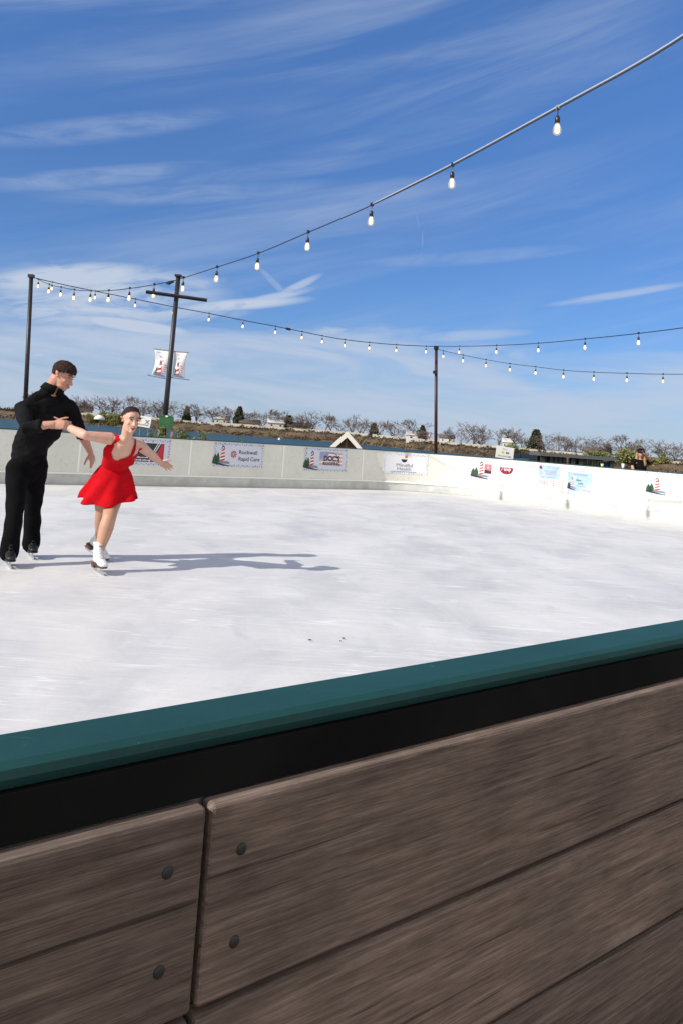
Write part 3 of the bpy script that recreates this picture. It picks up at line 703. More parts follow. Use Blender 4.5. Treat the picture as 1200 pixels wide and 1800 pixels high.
def put_tree(x, hp, kind, w, i):
    q, k = on_ridge(x, 22 + (i * 7) % 9)
    dist = Vector((q.x, q.y, 0)).length
    H = (hp + 9) * dist / FPX
    protos = PT if kind == 'b' else PE
    src = protos[i % len(protos)]; base = 9.0 if kind == 'b' else 7.0
    s_ = H / base; loc = q - Vector((0, 0, .3)); sca = (s_ * w, s_ * w, s_)
    lab = tlabel(kind, x, hp)
    grp = 'bare trees along the far shore' if kind == 'b' else 'evergreens along the far shore'
    if src in seen: copy_thing(src, loc, i * 1.7, sca, lab, grp)
    else:
        seen[src] = 1; src.location = loc; src.scale = sca; src.rotation_euler = (0, 0, i * 1.7); src['label'] = lab; src['group'] = grp
rt = random.Random(77)
for j in range(46): T(round(50 + j * 25.3 + rt.uniform(-9, 9)), rt.uniform(12, 20), 'b', rt.uniform(1.3, 1.8))
for i, (x, h, k, w) in enumerate(TREES): put_tree(x, h, k, w, i)

def leaf_clump(name, centre, size, n, m, label, cat, leaf=.06, group=None, rnd=random.Random(9)):
    """shrub: stems + leaves spread through an uneven crown"""
    t = thing(name, centre, label, cat, group); lv = MB(); st = MB()
    sx, sy, sz = size
    cl = [(rnd.uniform(-.7, .7) * sx, rnd.uniform(-.7, .7) * sy, rnd.uniform(.25, .8) * sz, rnd.uniform(.35, .6)) for _ in range(9)]
    for i in range(n):
        c = cl[i % 9]; r = c[3] * rnd.random() ** .4
        d = Vector((rnd.gauss(0, 1), rnd.gauss(0, 1), rnd.gauss(0, 1))).normalized()
        p = Vector((c[0] + d.x * r * sx * .8, c[1] + d.y * r * sy * .8, max(.02 * sz, c[2] + d.z * r * sz * .7)))
        u = Vector((rnd.gauss(0, 1), rnd.gauss(0, 1), rnd.gauss(0, 1))).normalized() * leaf * rnd.uniform(.6, 1.4); v = u.orthogonal().normalized() * u.length * .55
        lv.add([p - u, p + v, p + u, p - v], [(0, 1, 2, 3)])
    for c in cl: st.tube([(c[0] * .2, c[1] * .2, -.05 * sz), (c[0] * .7, c[1] * .7, c[2] * .6), (c[0], c[1], c[2])], [leaf * .35, leaf * .25, leaf * .1], 5)
    lv.build('foliage', m, t, local=True, recalc=False); st.build('stem', M_bark, t, local=True)
    return t
# big green bushes on the far bank behind the woman
for x, w_, h_, lab in [(166, 6, 5.5, 'olive green bush on the far bank right beside the white umbrella'), (184, 7, 7.0, 'tallest yellow green bush on the far bank, between the skaters'), (204, 6, 7.2, 'yellow green bush on the far bank just behind the head of the woman')]:
    p = shore(x); d = Vector((p.x, p.y, 0)).normalized(); q = p + d * 6; q.z = -1.0
    leaf_clump('bush', q, (w_, 4, h_), 1500, M_leafy, lab, 'bush', .32, 'green bushes on the far bank')
# green ones on the right
for x, w_, h_, lab in [(1092, 5, 5, 'green brown bush just left of the woman with the camera'), (1108, 4, 5.6, 'bright green bush at the left arm of the woman with the camera'), (1148, 5, 5.5, 'bush at the right edge behind the woman with the camera'),
                       (905, 5, 4.4, 'green bush on the far bank right of the white lawn sign'), (1040, 5, 4, 'green bush on the far bank above the gap of the kiosks')]:
    p = shore(x); d = Vector((p.x, p.y, 0)).normalized(); q = p + d * 5; q.z = -1.2
    leaf_clump('bush', q, (w_, 3, h_ * p.length / 300), 1100, M_leafy if x > 1100 else M_leaf, lab, 'bush', .28, 'green bushes on the far bank')
# small pale dots along the water line
for x, y, lab in [(491, 773, 'white buoy floating on the lake below the white gabled house'), (686, 781, 'larger pale buoy near the far bank left of the brown pole'), (713, 785, 'small pale buoy between the larger buoy and the brown pole'), (773, 789, 'white buoy on the lake just right of the brown pole')]:
    q = G(x, y, -1.95); m = MB(); r = .55
    t = thing('buoy', q, lab, 'buoy', 'pale buoys near the far bank')
    m.lathe([(0.01, -.3), (r * .8, -.2), (r, .1), (r * .7, .5), (.12, .75), (.01, 1.1)], n=10); m.build('float', M_cup, t, smooth=True, local=True)
# white umbrella on the far bank
q = W(174, 745, 300); t = thing('umbrella', Vector((q.x, q.y, -1.6)), 'white open umbrella on the far bank above the hand of the man', 'umbrella')
zt = W(174, 729, 300).z + 1.6
MB().lathe([(.01, zt), (.9, zt - .25), (1.7, zt - .8), (2.2, zt - 1.7), (2.1, zt - 1.75), (1.5, zt - 1.0), (.01, zt - .5)], n=12).build('canopy', M_tent, t, smooth=True, local=True)
MB().tube([(0, 0, -.5), (0, 0, zt - .3)], .12, 6).build('pole', M_inkg, t, local=True)

# ------------------------------------------------------------------ pointed white arch
def arch():
    Y = 70; base = W(608, 790, Y); a = W(607, 758.5, Y); gz = -1.1
    l = W(583, 790, Y); r = W(631, 788, Y)
    t = thing('arch_shelter', Vector((base.x, Y, gz)), 'white pointed arch shelter with beige inside on the lake shore', 'shelter')
    cx = base.x; hw = (r.x - l.x) / 2; H = a.z - gz
    def prof(hw2, H2, n=9):
        # side curves: gentle bow like an ogive, from ground to the apex
        pts = []
        for sgn in (-1, 1):
            for i in range(n + 1):
                q = i / n; pts.append((sgn * hw2 * (1 - q ** 1.25) , H2 * q)) if sgn < 0 else pts.append((hw2 * (1 - (1 - q) ** 1.25), H2 * (1 - q)))
        return pts
    full = hw * 2.05
    outer = prof(full, H); inner = prof(full - .42, H - .5)
    n = len(outer); m = MB(); D0, D1 = -1.0, 1.6
    vs = [(x, D0, z) for x, z in outer] + [(x, D0, z) for x, z in inner] + [(x, D1, z) for x, z in outer] + [(x, D1, z) for x, z in inner]
    fs = []
    for i in range(n - 1):
        fs += [(i, i + 1, n + i + 1, n + i), (2 * n + i, 3 * n + i, 3 * n + i + 1, 2 * n + i + 1), (i, 2 * n + i, 2 * n + i + 1, i + 1), (n + i, n + i + 1, 3 * n + i + 1, 3 * n + i)]
    m.add(vs, fs).build('frame', M_tent, t, local=True)
    m = MB(); n = len(inner); bz = [(x, D1 - .1, z) for x, z in inner]
    m.add(bz + [(0, D0 + .4, 0)], [(i, i + 1, n) for i in range(n - 1)]).build('back_panel', M_tentin, t, local=True)
    MB().tube([(0, D0 + .35, 0), (0, D1 - .2, H - .7)], .07, 6).build('seam_rib', M_tent, t, local=True)
arch()

# ------------------------------------------------------------------ poles and string lights
def V_at(x, y, Y): return W(x, y, Y)
YC = 19.5
pt, pb = W(314, 483, YC), W(288.5, 752, YC)
pd = (pt - pb).normalized(); foot = pb + pd * ((-.15 - pb.z) / pd.z)
t = thing('light_pole', foot, 'dark leaning pole with a crossbar and two hanging banners behind the barrier', 'pole')
MB().tube([foot, pt], [.068, .056], 14).build('shaft', M_pole, t, smooth=True)
a, b = W(257, 512.5, YC - .12), W(364, 527.5, YC - .12)
MB().tube([a, b], [.045, .045], 4, side=(0, 0, 1)).build('crossbar', M_pole, t)
MB().box(pt - pd * .02, (.16, .16, .05)).build('cap', M_pole, t)
MB().tube([W(306, 494, YC - .05), W(297, 497, YC - .05), W(292, 497.5, YC - .05)], [.03, .05, .02], 6).build('turnbuckle', M_pole, t)
def pole_banner(corners, lab, flip):
    # corners: tl, tr, br, bl in photo px; rods top and bottom
    tl, tr, br, bl = [W(x, y, YC + .0) for x, y in corners]
    t = thing('pole_banner', (tl + br) / 2, lab, 'banner', 'two banners hanging on the light pole')
    n = 10; vs = []
    for j in range(n + 1):
        for i in range(n + 1):
            u, v = i / n, j / n
            p = (tl * (1 - u) + tr * u) * (1 - v) + (bl * (1 - u) + br * u) * v
            pinch = math.sin(v * math.pi) * .05 * (u if flip else (1 - u)); p.x += (-pinch if flip else pinch)
            p.y += .03 * math.sin(u * 5 + v * 3) * math.sin(v * math.pi); vs.append(p)
    def P(u, v, o=-.006):
        p = (tl * (1 - u) + tr * u) * (1 - v) + (bl * (1 - u) + br * u) * v
        pinch = math.sin(v * math.pi) * .05 * (u if flip else (1 - u)); p.x += (-pinch if flip else pinch)
        p.y += .03 * math.sin(u * 5 + v * 3) * math.sin(v * math.pi) + o; return p
    m = MB(); m.add(vs, [(j * (n + 1) + i, (j + 1) * (n + 1) + i, (j + 1) * (n + 1) + i + 1, j * (n + 1) + i + 1) for j in range(n) for i in range(n)])
    o = m.build('cloth', M_bannerw, t, smooth=True, recalc=False); md = o.modifiers.new('s', 'SOLIDIFY'); md.thickness = .004
    # pale blue foot of the print
    m = MB(); k = 8
    m.add([P(.03 + .94 * i / k, v) for v in (.80, .985) for i in range(k + 1)], [(i, i + 1, k + 2 + i, k + 1 + i) for i in range(k)]).build('print', M_inkl, t, recalc=False)
    # striped lighthouse
    for i in range(5):
        v0 = .50 + i * .085; m = MB(); m.add([P(.33 - .012 * i, v0, -.009), P(.49 + .012 * i, v0 - .035, -.009), P(.50 + .012 * i, v0 + .055, -.009), P(.325 - .012 * i, v0 + .09, -.009)], [(0, 1, 2, 3)])
        m.build('lighthouse_print', M_inkr if i % 2 == 0 else M_inkw, t, recalc=False)
    m = MB(); m.add([P(.35, .42, -.009), P(.47, .42, -.009), P(.50, .49, -.009), P(.32, .49, -.009)], [(0, 1, 2, 3)]).build('lighthouse_print', M_ink, t, recalc=False)
    m = MB(); m.add([P(.12, .90, -.009), P(.16, .70, -.009), P(.20, .62, -.009), P(.28, .72, -.009), P(.30, .90, -.009)], [(0, 1, 2, 3, 4)]).build('tree_print', M_inkgr, t, recalc=False)
    m = MB(); m.add([P(.10, .90, -.01), P(.50, .86, -.01), P(.88, .92, -.01), P(.88, .97, -.01), P(.10, .95, -.01)], [(0, 1, 2, 3, 4)]).build('base_print', M_inkg, t, recalc=False)
    for tx, (u0, v0), h, mm in (('Skate', (.28, .29), .15, M_inkg), ('the Lake', (.30, .42), .13, M_inkg), ('Presented', (.14, .11), .07, M_inkb)):
        text_map(tx, h, mm, t, lambda x, y, u0=u0, v0=v0: P(u0 + x, v0 - y * .62, -.010), shear=.3 if tx != 'Presented' else 0, aspect=1.0)
    for j in range(4):
        m = MB(); v0 = .52 + j * .075; w0 = .62; w1 = .62 + (.26, .30, .22, .28)[j]
        m.add([P(w0, v0, -.009), P(w1, v0, -.009), P(w1, v0 + .018, -.009), P(w0, v0 + .018, -.009)], [(0, 1, 2, 3)]).build('lettering', M_inkp, t, recalc=False)
    d = (tr - tl).normalized(); e = (br - bl).normalized()
    MB().tube([tl - d * .02, tr + d * .02], .011, 8).build('rod', M_inkg, t)
    MB().tube([bl - e * (.02 if flip else .1), br + e * (.1 if flip else .02)], .013, 8).build('rod', M_inkg, t)

def text_mesh(txt, shear=0.0, bold=0.0):
    cu = bpy.data.curves.new('t', 'FONT'); cu.body = txt; cu.size = 1.0; cu.shear = shear; cu.offset = bold; cu.resolution_u = 3
    ob = bpy.data.objects.new('t', cu); COL.objects.link(ob); dg = bpy.context.evaluated_depsgraph_get(); dg.update()
    me = bpy.data.meshes.new_from_object(ob.evaluated_get(dg)); COL.objects.unlink(ob); bpy.data.objects.remove(ob); bpy.data.curves.remove(cu)
    return me
def text_map(txt, h, mm, parent, fn, width=None, shear=0.0, bold=0.0, name='lettering', aspect=None):
    """text with cap height h; fn maps (x, y) in the sign's own units to world"""
    me = text_mesh(txt, shear, bold)
    xs = [v.co.x for v in me.vertices]; x0, x1 = min(xs), max(xs); k = h / .72
    kx = (width / (x1 - x0)) if width else k
    if aspect: kx = k * aspect * .5
    m = MB(); m.add([fn((v.co.x - x0) * kx, v.co.y * k) for v in me.vertices], [tuple(p.vertices) for p in me.polygons])
    return m.build(name, mm, parent, recalc=False)
pole_banner([(272, 613), (301.5, 617), (293.5, 666), (266, 660)], 'left one of the two lighthouse banners on the leaning pole', False)
pole_banner([(307, 617.5), (331, 619.5), (326, 666.5), (303, 663.5)], 'right one of the two lighthouse banners on the leaning pole', True)

YL = 30.0
lt, lb = W(55, 485, YL), W(45, 700, YL)
ld = (lt - lb).normalized(); lf = lb + ld * ((-.2 - lb.z) / ld.z)
t = thing('light_pole', lf, 'dark slim pole at the left edge behind the man, holding two string light cables', 'pole')
MB().tube([lf, lt], [.085, .075], 12).build('shaft', M_pole, t, smooth=True); MB().box(lt, (.2, .2, .12)).build('cap', M_pole, t)
YP = 36.0
mt, mb_ = W(766, 611, YP), W(765.2, 800, YP); md_ = (mt - mb_).normalized(); mf = mb_ + md_ * ((-.25 - mb_.z) / md_.z)
t = thing('light_pole', mf, 'thin reddish brown pole beyond the barrier near the middle of the rink', 'pole')
MB().tube([mf, mt], [.075, .068], 12).build('shaft', M_polebr, t, smooth=True); MB().box(mt, (.2, .2, .16)).build('cap', M_pole, t)
MB().box(W(763.5, 654, YP - .12), (.16, .12, .14)).build('junction_box', M_pole, t)

def plane_pt(x, y, P1, P2):
    """ray through a measured photo point met with the upright plane the cable hangs in"""
    d = ray(x, y); n = Vector((P2.y - P1.y, -(P2.x - P1.x), 0)); t = n.dot(Vector((P1.x, P1.y, 0))) / n.dot(Vector((d.x, d.y, 0)))
    return Vector((d.x * t, d.y * t, EYE + d.z * t))
def smoothpath(pts, n=6):
    out = []
    for i in range(len(pts) - 1):
        p0 = pts[max(i - 1, 0)]; p1 = pts[i]; p2 = pts[i + 1]; p3 = pts[min(i + 2, len(pts) - 1)]
        for k in range(n):
            t = k / n; out.append(.5 * ((2 * p1) + (p2 - p0) * t + (2 * p0 - 5 * p1 + 4 * p2 - p3) * t * t + (3 * p1 - p0 - 3 * p2 + p3) * t ** 3))
    out.append(pts[-1]); return out
# bulb prototype: clip, cord, socket, glass, filament; total drop .36 m, origin at the cable
def bulb_proto():
    o = thing('string_light_bulb', (0, 0, 0), 'x', 'light bulb')
    m = MB(); m.box((0, 0, .012), (.035, .05, .055)); m.tube([(-.035, 0, .0), (0, 0, -.01), (.035, 0, .0)], .013, 6); m.build('clip', M_socket, o, local=True)
    MB().tube([(0, 0, -.01), (.006, 0, -.06), (-.003, 0, -.10)], .006, 6).build('cord', M_socket, o, local=True)
    MB().lathe([(.001, -.09), (.018, -.10), (.031, -.125), (.033, -.19), (.029, -.195), (.001, -.197)], n=14).build('socket', M_socket, o, smooth=True, local=True)
    g = MB().lathe([(.024, -.197), (.030, -.215), (.045, -.25), (.053, -.285), (.050, -.32), (.036, -.345), (.016, -.357), (.001, -.36)], n=18).build('glass', M_glassb, o, smooth=True, local=True)
    f = MB(); 
    for k in range(4):
        a = k * math.pi / 2 + .4; f.tube([(.008 * math.cos(a), .008 * math.sin(a), -.215), (.017 * math.cos(a), .017 * math.sin(a), -.235), (.019 * math.cos(a), .019 * math.sin(a), -.315), (.010 * math.cos(a), .010 * math.sin(a), -.325)], .0050, 6)
    f.build('filament', M_bulb_em, o, local=True)
    return o
BP = bulb_proto(); bulb_used = [False]
def bulbs(pts, labels, group, rnd=random.Random(4)):
    for p, l in zip(pts, labels):
        if not bulb_used[0]:
            bulb_used[0] = True; BP.location = p; BP['label'] = l; BP['group'] = group; BP.rotation_euler = (0, 0, 1)
        else:
            c = copy_thing(BP, p, rnd.uniform(0, 6.28), (1, 1, 1), l, group)
ORD = ['first', 'second', 'third', 'fourth', 'fifth', 'sixth', 'seventh', 'eighth', 'ninth', 'tenth', 'eleventh', 'twelfth', 'thirteenth', 'fourteenth', 'fifteenth', 'sixteenth', 'seventeenth', 'eighteenth', 'nineteenth', 'twentieth']
def cable(pts, r, name, label):
    t = thing(name, pts[0], label, 'cable')
    MB().tube(smoothpath(pts), r, 7).build('wire', M_cable, t, smooth=True); return t
# A: overhead from upper right down to the leaning pole
P1, P2 = W(323, 488, YC), W(980, 190, 9.75)
apx = [(1330, -22), (1150, 96), (980, 190), (795, 290), (653, 360), (542, 408), (454, 445), (382, 469), (323, 488)]
A = [plane_pt(x, y, P1, P2) for x, y in apx]; A.append(W(315, 489.5, YC))
ca = cable(A, .010, 'overhead_cable', 'black cable slanting overhead from upper right down to the leaning pole')
up = [p + Vector((0, 0, .026)) for p in A[:5]]; up[-1] = A[4] + Vector((0, 0, .012))
MB().tube(smoothpath(up), [.013] * (len(smoothpath(up))), 8).build('support_wire', M_conduit, ca, smooth=True)
bulbs([A[i] for i in (2, 3, 4, 5, 6, 7, 8)], [f'{ORD[i]} bulb down the overhead cable, counted from the large upper right one' for i in range(7)], 'bulbs on the overhead cable')
# A2: leaning pole to left pole
P1, P2 = W(311, 492, YC), W(57, 486, YL)
apx = [(311, 492), (271.5, 500), (228.5, 506.6), (191.6, 510.5), (160, 511), (131, 509), (107.6, 504.5), (86.6, 499.5), (68, 491), (57, 486)]
A = [plane_pt(x, y, P1, P2) for x, y in apx]
cable(A, .012, 'light_cable', 'black cable sagging from the leaning pole to the left edge pole')
bulbs(A[1:9], [f'{ORD[i]} bulb left of the leaning pole on its sagging cable' for i in range(8)], 'bulbs between the leaning pole and the left pole')
# B: left pole to the middle pole, passing behind the leaning pole
P1, P2 = W(57, 487, YL), W(766, 610, YP - .3)
apx = [(57, 487), (92, 495.5), (131, 504), (168, 511.5), (238.4, 525.5), (305.3, 539), (368, 550.7), (427.7, 562.7), (484.7, 573.3), (531.3, 582.7), (566.7, 590), (606, 596.7), (649, 601.7), (696.3, 605.7), (748.3, 608.3), (766, 608.5)]
B = [plane_pt(x, y, P1, P2) for x, y in apx]
cb = cable(B, .016, 'light_cable', 'long black cable from the left pole to the reddish middle pole')
q = plane_pt(503, 577, P1, P2); q2 = plane_pt(511, 579, P1, P2); MB().tube([q, q2], .05, 6).build('plug', M_socket, cb)
bulbs([B[i] for i in (1, 3, 4, 5, 6, 7, 8, 9, 10, 11, 12, 13, 14)], [f'{ORD[i]} bulb from the left on the long cable to the middle pole' for i in range(13)], 'bulbs on the long middle cable')
# C: middle pole to the upper right, coming nearer
P1, P2 = W(766, 610, YP - .3), W(1122, 585.7, 23.0)
apx = [(766, 608.5), (806.9, 608.5), (872, 607), (945.8, 603), (1028, 595.5), (1122, 585.7), (1228, 572), (1330, 556)]
Cc = [plane_pt(x, y, P1, P2) for x, y in apx]
cable(Cc, .013, 'light_cable', 'upper one of two cables from the middle pole to the right edge')
bulbs(Cc[1:6], [f'{ORD[i]} bulb right of the middle pole on the upper right cable' for i in range(5)], 'bulbs on the upper right cable')
# D: lower right cable
P1, P2 = W(767, 613, YP), W(1101.6, 656, 29.0)
apx = [(767, 613), (779, 616.5), (813.5, 624), (853.8, 632), (895.8, 639), (941, 644.5), (990, 650.5), (1043.5, 654), (1101.6, 656), (1165, 657.5), (1260, 657)]
Dd = [plane_pt(x, y, P1, P2) for x, y in apx]
cable(Dd, .012, 'light_cable', 'lower one of two cables from the middle pole to the right edge')
bulbs(Dd[1:10], [f'{ORD[i]} small bulb right of the middle pole on the lower right cable' for i in range(9)], 'bulbs on the lower right cable')
for o in list(bpy.data.objects):
    if o.name.startswith('string_light_bulb') and o.location.y > 26: o.scale = (.93, .93, .93)

# ------------------------------------------------------------------ behind the barrier
# hedge plants left of and beside the green sign
rnd = random.Random(31)
hp = [(244, 'low green plant behind the barrier at the ear of the woman'), (262, 'green plant behind the barrier under the small white lawn sign'), (278, 'green plant behind the barrier just left of the pale sign post'), (312, 'leafy plant behind the barrier between the green sign and the first seam'),
      (330, 'leafy plant behind the barrier above the first seam right of the green sign'), (346, 'leafy plant near the right end of the row behind the barrier'), (356, 'last low plant of the row right of the green sign'), (412, 'small yellow green plant standing alone above the first banner')]
for i, (x, lab) in enumerate(hp):
    y_top = 752 + (x - 250) * .07 if x < 400 else 768.5
    Y = 18.4 + (x - 240) * .006; c = W(x, y_top + 18, Y); top = W(x, y_top + (3 if i == 6 else 0), Y)
    leaf_clump('garden_plant', Vector((c.x, Y, -.12)), (.30 if x < 400 else .20, .20, top.z + .12), 2600 if x < 400 else 700, M_leaf if x < 400 else M_leafy, lab, 'plant', .024, 'plants behind the barrier', rnd)

def box_sign(name, cx, cy, Y, w, h, tilt, label, cat, m, posts=None, th=.02, zf=-.12):
    c = W(cx, cy, Y); t = thing(name, Vector((c.x, Y, zf)), label, cat)
    Mx = Matrix.Rotation(tilt, 3, 'Y')
    MB().box(c, (w, th, h), Mx).build('board', m, t)
    def fn(x, y, o=0): return c + Mx @ Vector((x, -th / 2 - .003 - o, y))
    return t, fn, c
# white lawn sign beside the woman's face
t, fn, c = box_sign('lawn_sign', 253.5, 741, 17.9, .30, .24, R_(6), 'white lawn sign with a yellow spot behind the barrier beside the face of the woman', 'sign', M_white)
MB().tube([c + Vector((-.08, .02, 0)), c + Vector((-.08, .02, -1.3))], .01, 6).build('stake', M_inkg, t); MB().tube([c + Vector((.1, .02, 0)), c + Vector((.1, .02, -1.3))], .01, 6).build('stake', M_inkg, t)
text_map('Thank a', .035, M_inkg, t, lambda x, y: fn(-.12 + x, .06 + y), width=.12)
m = MB(); m.add([fn(-.10 + .035 * math.cos(a * .785), -.0 + .03 * math.sin(a * .785)) for a in range(8)], [tuple(range(8))]).build('emblem', M_inky, t, recalc=False)
m = MB(); m.add([fn(.02, .04), fn(.06, .0), fn(.02, -.04), fn(.045, -.04), (fn(.075, -.015)), fn(.10, -.045), fn(.12, -.04), fn(.09, .01), fn(.13, .05), fn(.10, .05), fn(.07, .025), fn(.045, .05)], [tuple(range(12))]).build('emblem', M_inkg, t, recalc=False)
text_map('VOLUNTEER', .03, M_ink, t, lambda x, y: fn(-.12 + x, -.085 + y), width=.24, bold=.01)
# green park sign with two timber posts
YS = 18.9
t, fn, c = box_sign('park_sign', 292, 742.5, YS, .335, .275, R_(4), 'green notice board on two timber posts at the foot of the leaning pole', 'sign', M_gsign, th=.04)
m = MB(); m.add([fn(-.17, .137, -.04), fn(.17, .137, -.04), fn(.06, .175, -.04), fn(-.06, .175, -.04), fn(-.17, .137, .003), fn(.17, .137, .003), fn(.06, .175, .003), fn(-.06, .175, .003)], [(0, 1, 2, 3), (7, 6, 5, 4), (0, 4, 5, 1), (1, 5, 6, 2), (2, 6, 7, 3), (3, 7, 4, 0)]).build('crest', M_gsign, t)
m = MB(); m.add([fn(.035 * math.cos(a * .785), .145 + .022 * math.sin(a * .785), .006) for a in range(8)], [tuple(range(8))]).build('emblem', M_inkw, t, recalc=False)
for j in range(5): 
    m = MB(); w_ = (.24, .27, .22, .26, .18)[j]; z_ = .07 - j * .036; m.add([fn(-w_ / 2, z_, .002), fn(w_ / 2, z_, .002), fn(w_ / 2, z_ + .007, .002), fn(-w_ / 2, z_ + .007, .002)], [(0, 1, 2, 3)]).build('lettering', M_leaf if j % 2 else mat('sign_pale_green', (.09, .28, .12)), t, recalc=False)
for x, mm in ((278.5, M_timber), (301.5, M_timber2)):
    p = W(x, 757, YS + .05); MB().box((p.x, YS + .055, .5), (.05, .05, 1.3), Matrix.Rotation(R_(2), 3, 'Y')).build('post', mm, t)
# white lawn sign on the right
t, fn, c = box_sign('lawn_sign', 886.5, 795.5, 22.6, .50, .33, R_(5), 'white lawn sign with small yellow and blue marks, behind the barrier beside the teal parasols', 'sign', M_white)
MB().tube([c + Vector((-.15, .02, 0)), c + Vector((-.15, .02, -1.4))], .012, 6).build('stake', M_inkg, t); MB().tube([c + Vector((.15, .02, 0)), c + Vector((.15, .02, -1.4))], .012, 6).build('stake', M_inkg, t)
text_map('Thank a', .04, M_inkl, t, lambda x, y: fn(-.08 + x, .075 + y), width=.16)
m = MB(); m.add([fn(-.06 + .04 * math.cos(a * .785), -.0 + .04 * math.sin(a * .785)) for a in range(8)], [tuple(range(8))]).build('emblem', M_inky, t, recalc=False)
m = MB(); m.add([fn(.03, -.03), fn(.12, -.03), fn(.12, .03), fn(.08, .02), fn(.03, .035)], [(0, 1, 2, 3, 4)]).build('emblem', M_inkb, t, recalc=False)
text_map('VOLUNTEER', .045, M_inkb, t, lambda x, y: fn(-.20 + x, -.125 + y), width=.40, bold=.01)

# teal folded parasols / chairs right of it
for i, (x, y, w_, lab) in enumerate([(908, 800, .30, 'teal folded canvas lounger nearest the white lawn sign'), (922, 800.5, .34, 'teal folded canvas lounger second from the white lawn sign'), (937, 804, .30, 'dark folded lounger next to the charcoal kiosk')]):
    Y = 24; c = W(x, y, Y); t = thing('deck_chair', Vector((c.x, Y, -.15)), lab, 'chair', 'folded deck chairs beyond the barrier')
    H = c.z + .15; hw = w_ / 2 * .85
    m = MB()
    for sx in (-1, 1):
        m.tube([(sx * hw, -.25, 0), (sx * hw, .12, H + .05)], .018, 6); m.tube([(sx * hw, .35, 0), (sx * hw, -.1, H * .62)], .018, 6)
    m.tube([(-hw, .12, H + .05), (hw, .12, H + .05)], .018, 6)
    m.build('frame', M_darkmet, t, local=True)
    m = MB(); n = 8; vs = []
    for j in range(n + 1):
        v = j / n; p = Vector((0, -.22 + .33 * v - .10 * math.sin(v * math.pi), .25 + (H - .22) * v)); 
        for sx in (-1, 1): vs.append((sx * (hw - .01), p.y, p.z))
    m.add(vs, [(j * 2, j * 2 + 1, j * 2 + 3, j * 2 + 2) for j in range(n)]); o = m.build('sling', M_tealcl if i < 2 else M_darkmet, t, local=True, recalc=False)
    md = o.modifiers.new('s', 'SOLIDIFY'); md.thickness = .012
    MB().box((0, .06, H - .02), (w_ * .8, .06, .10)).build('pillow', mat('navy_canvas', (.012, .025, .06)), t, local=True)

# two charcoal kiosks with shelves
def kiosk(x0, x1, yt, Y, lab, items):
    a = W(x0, yt, Y); b = W(x1, yt + (x1 - x0) * .055, Y); zt = a.z; w = b.x - a.x; cx = (a.x + b.x) / 2; gz = -.15; H = zt - gz; dpt = 1.0
    t = thing('kiosk', Vector((cx, Y, gz)), lab, 'kiosk', 'charcoal kiosks beyond the barrier')
    for sx in (-1, 1):
        for sy in (0, 1): MB().box((sx * (w / 2 - .06), sy * dpt, H / 2), (.12, .12, H)).build('post', M_darkmet, t, local=True)
    MB().box((0, dpt / 2, H - .05), (w + .12, dpt + .3, .10)).build('roof', mat('grey_metal', (.10, .105, .12), .5), t, local=True)
    MB().box((0, -.02, H - .35), (w - .25, .05, .05)).build('beam', M_darkmet, t, local=True)
    MB().box((0, dpt, H * .47), (w - .2, .04, H * .90)).build('back_panel', M_darkmet, t, local=True)
    for z in (H - .325, H - .80): MB().box((0, dpt * .35, z), (w - .25, .45, .03)).build('shelf', mat('grey_metal', (.1, .1, .12)), t, local=True)
    for k in range(1, 6): MB().box((-w / 2 + w * k / 6, .0, H - .22), (.02, .03, .20)).build('bar', M_darkmet, t, local=True)
    zs = gz + H - .308
    return cx, w, zs
cx, w, zs = kiosk(950, 1010, 795, 24.5, 'left charcoal metal kiosk with a grey roof and bars, beyond the barrier', 0)
r2 = random.Random(8)
labs = ['clear jar farthest left on the shelf of the left kiosk', 'second clear jar from the left in the left kiosk', 'middle jar on the shelf of the left kiosk', 'rightmost jar on the shelf of the left kiosk']
for i, l in enumerate(labs):
    p = Vector((cx - w * .12 + i * w * .13, 24.5 + .22, zs)); t = thing('jar', p, l, 'jar', 'jars on the kiosk shelves')
    MB().lathe([(.001, 0), (.05, 0), (.055, .02), (.055, .15), (.035, .18), (.001, .18)], n=10).build('body', M_inkg, t, smooth=True, local=True); MB().lathe([(.001, .215), (.038, .215), (.038, .182), (.001, .182)], n=10).build('lid', M_cup, t, local=True)
cx, w, zs = kiosk(1017, 1078, 800, 24.5, 'right charcoal metal kiosk with blue bins and cups, left of the woman with the camera', 1)
for sx, l in ((-1, 'blue bin at the left end of the right kiosk shelf'), (1, 'blue bin at the right end of the right kiosk shelf')):
    p = Vector((cx + sx * w * .36, 24.70, zs)); t = thing('bin', p, l, 'bin', 'blue bins on the kiosk shelf')
    MB().add([(-.07, -.1, 0), (.07, -.1, 0), (.07, .1, 0), (-.07, .1, 0), (-.09, -.12, .15), (.09, -.12, .15), (.09, .12, .15), (-.09, .12, .15)], [(3, 2, 1, 0), (0, 1, 5, 4), (1, 2, 6, 5), (2, 3, 7, 6), (3, 0, 4, 7), (4, 5, 6, 7)]).build('body', M_blue, t, local=True)
    MB().box((0, 0, .161), (.2, .26, .02)).build('lid', M_blue, t, local=True)
for i in range(8):
    p = Vector((cx - w * .27 + i * w * .077, 24.70, zs)); l = f'{ORD[i]} pale cup from the left between the blue bins'
    t = thing('cup', p, l, 'cup', 'cups between the blue bins')
    MB().lathe([(.001, 0), (.025, 0), (.035, .15), (.001, .15)], n=9).build('body', mat('pale_cup', (.45, .48, .36)), t, smooth=True, local=True)
    MB().lathe([(.001, .175), (.037, .165), (.037, .152), (.001, .152)], n=9).build('lid', M_cup, t, smooth=True, local=True)
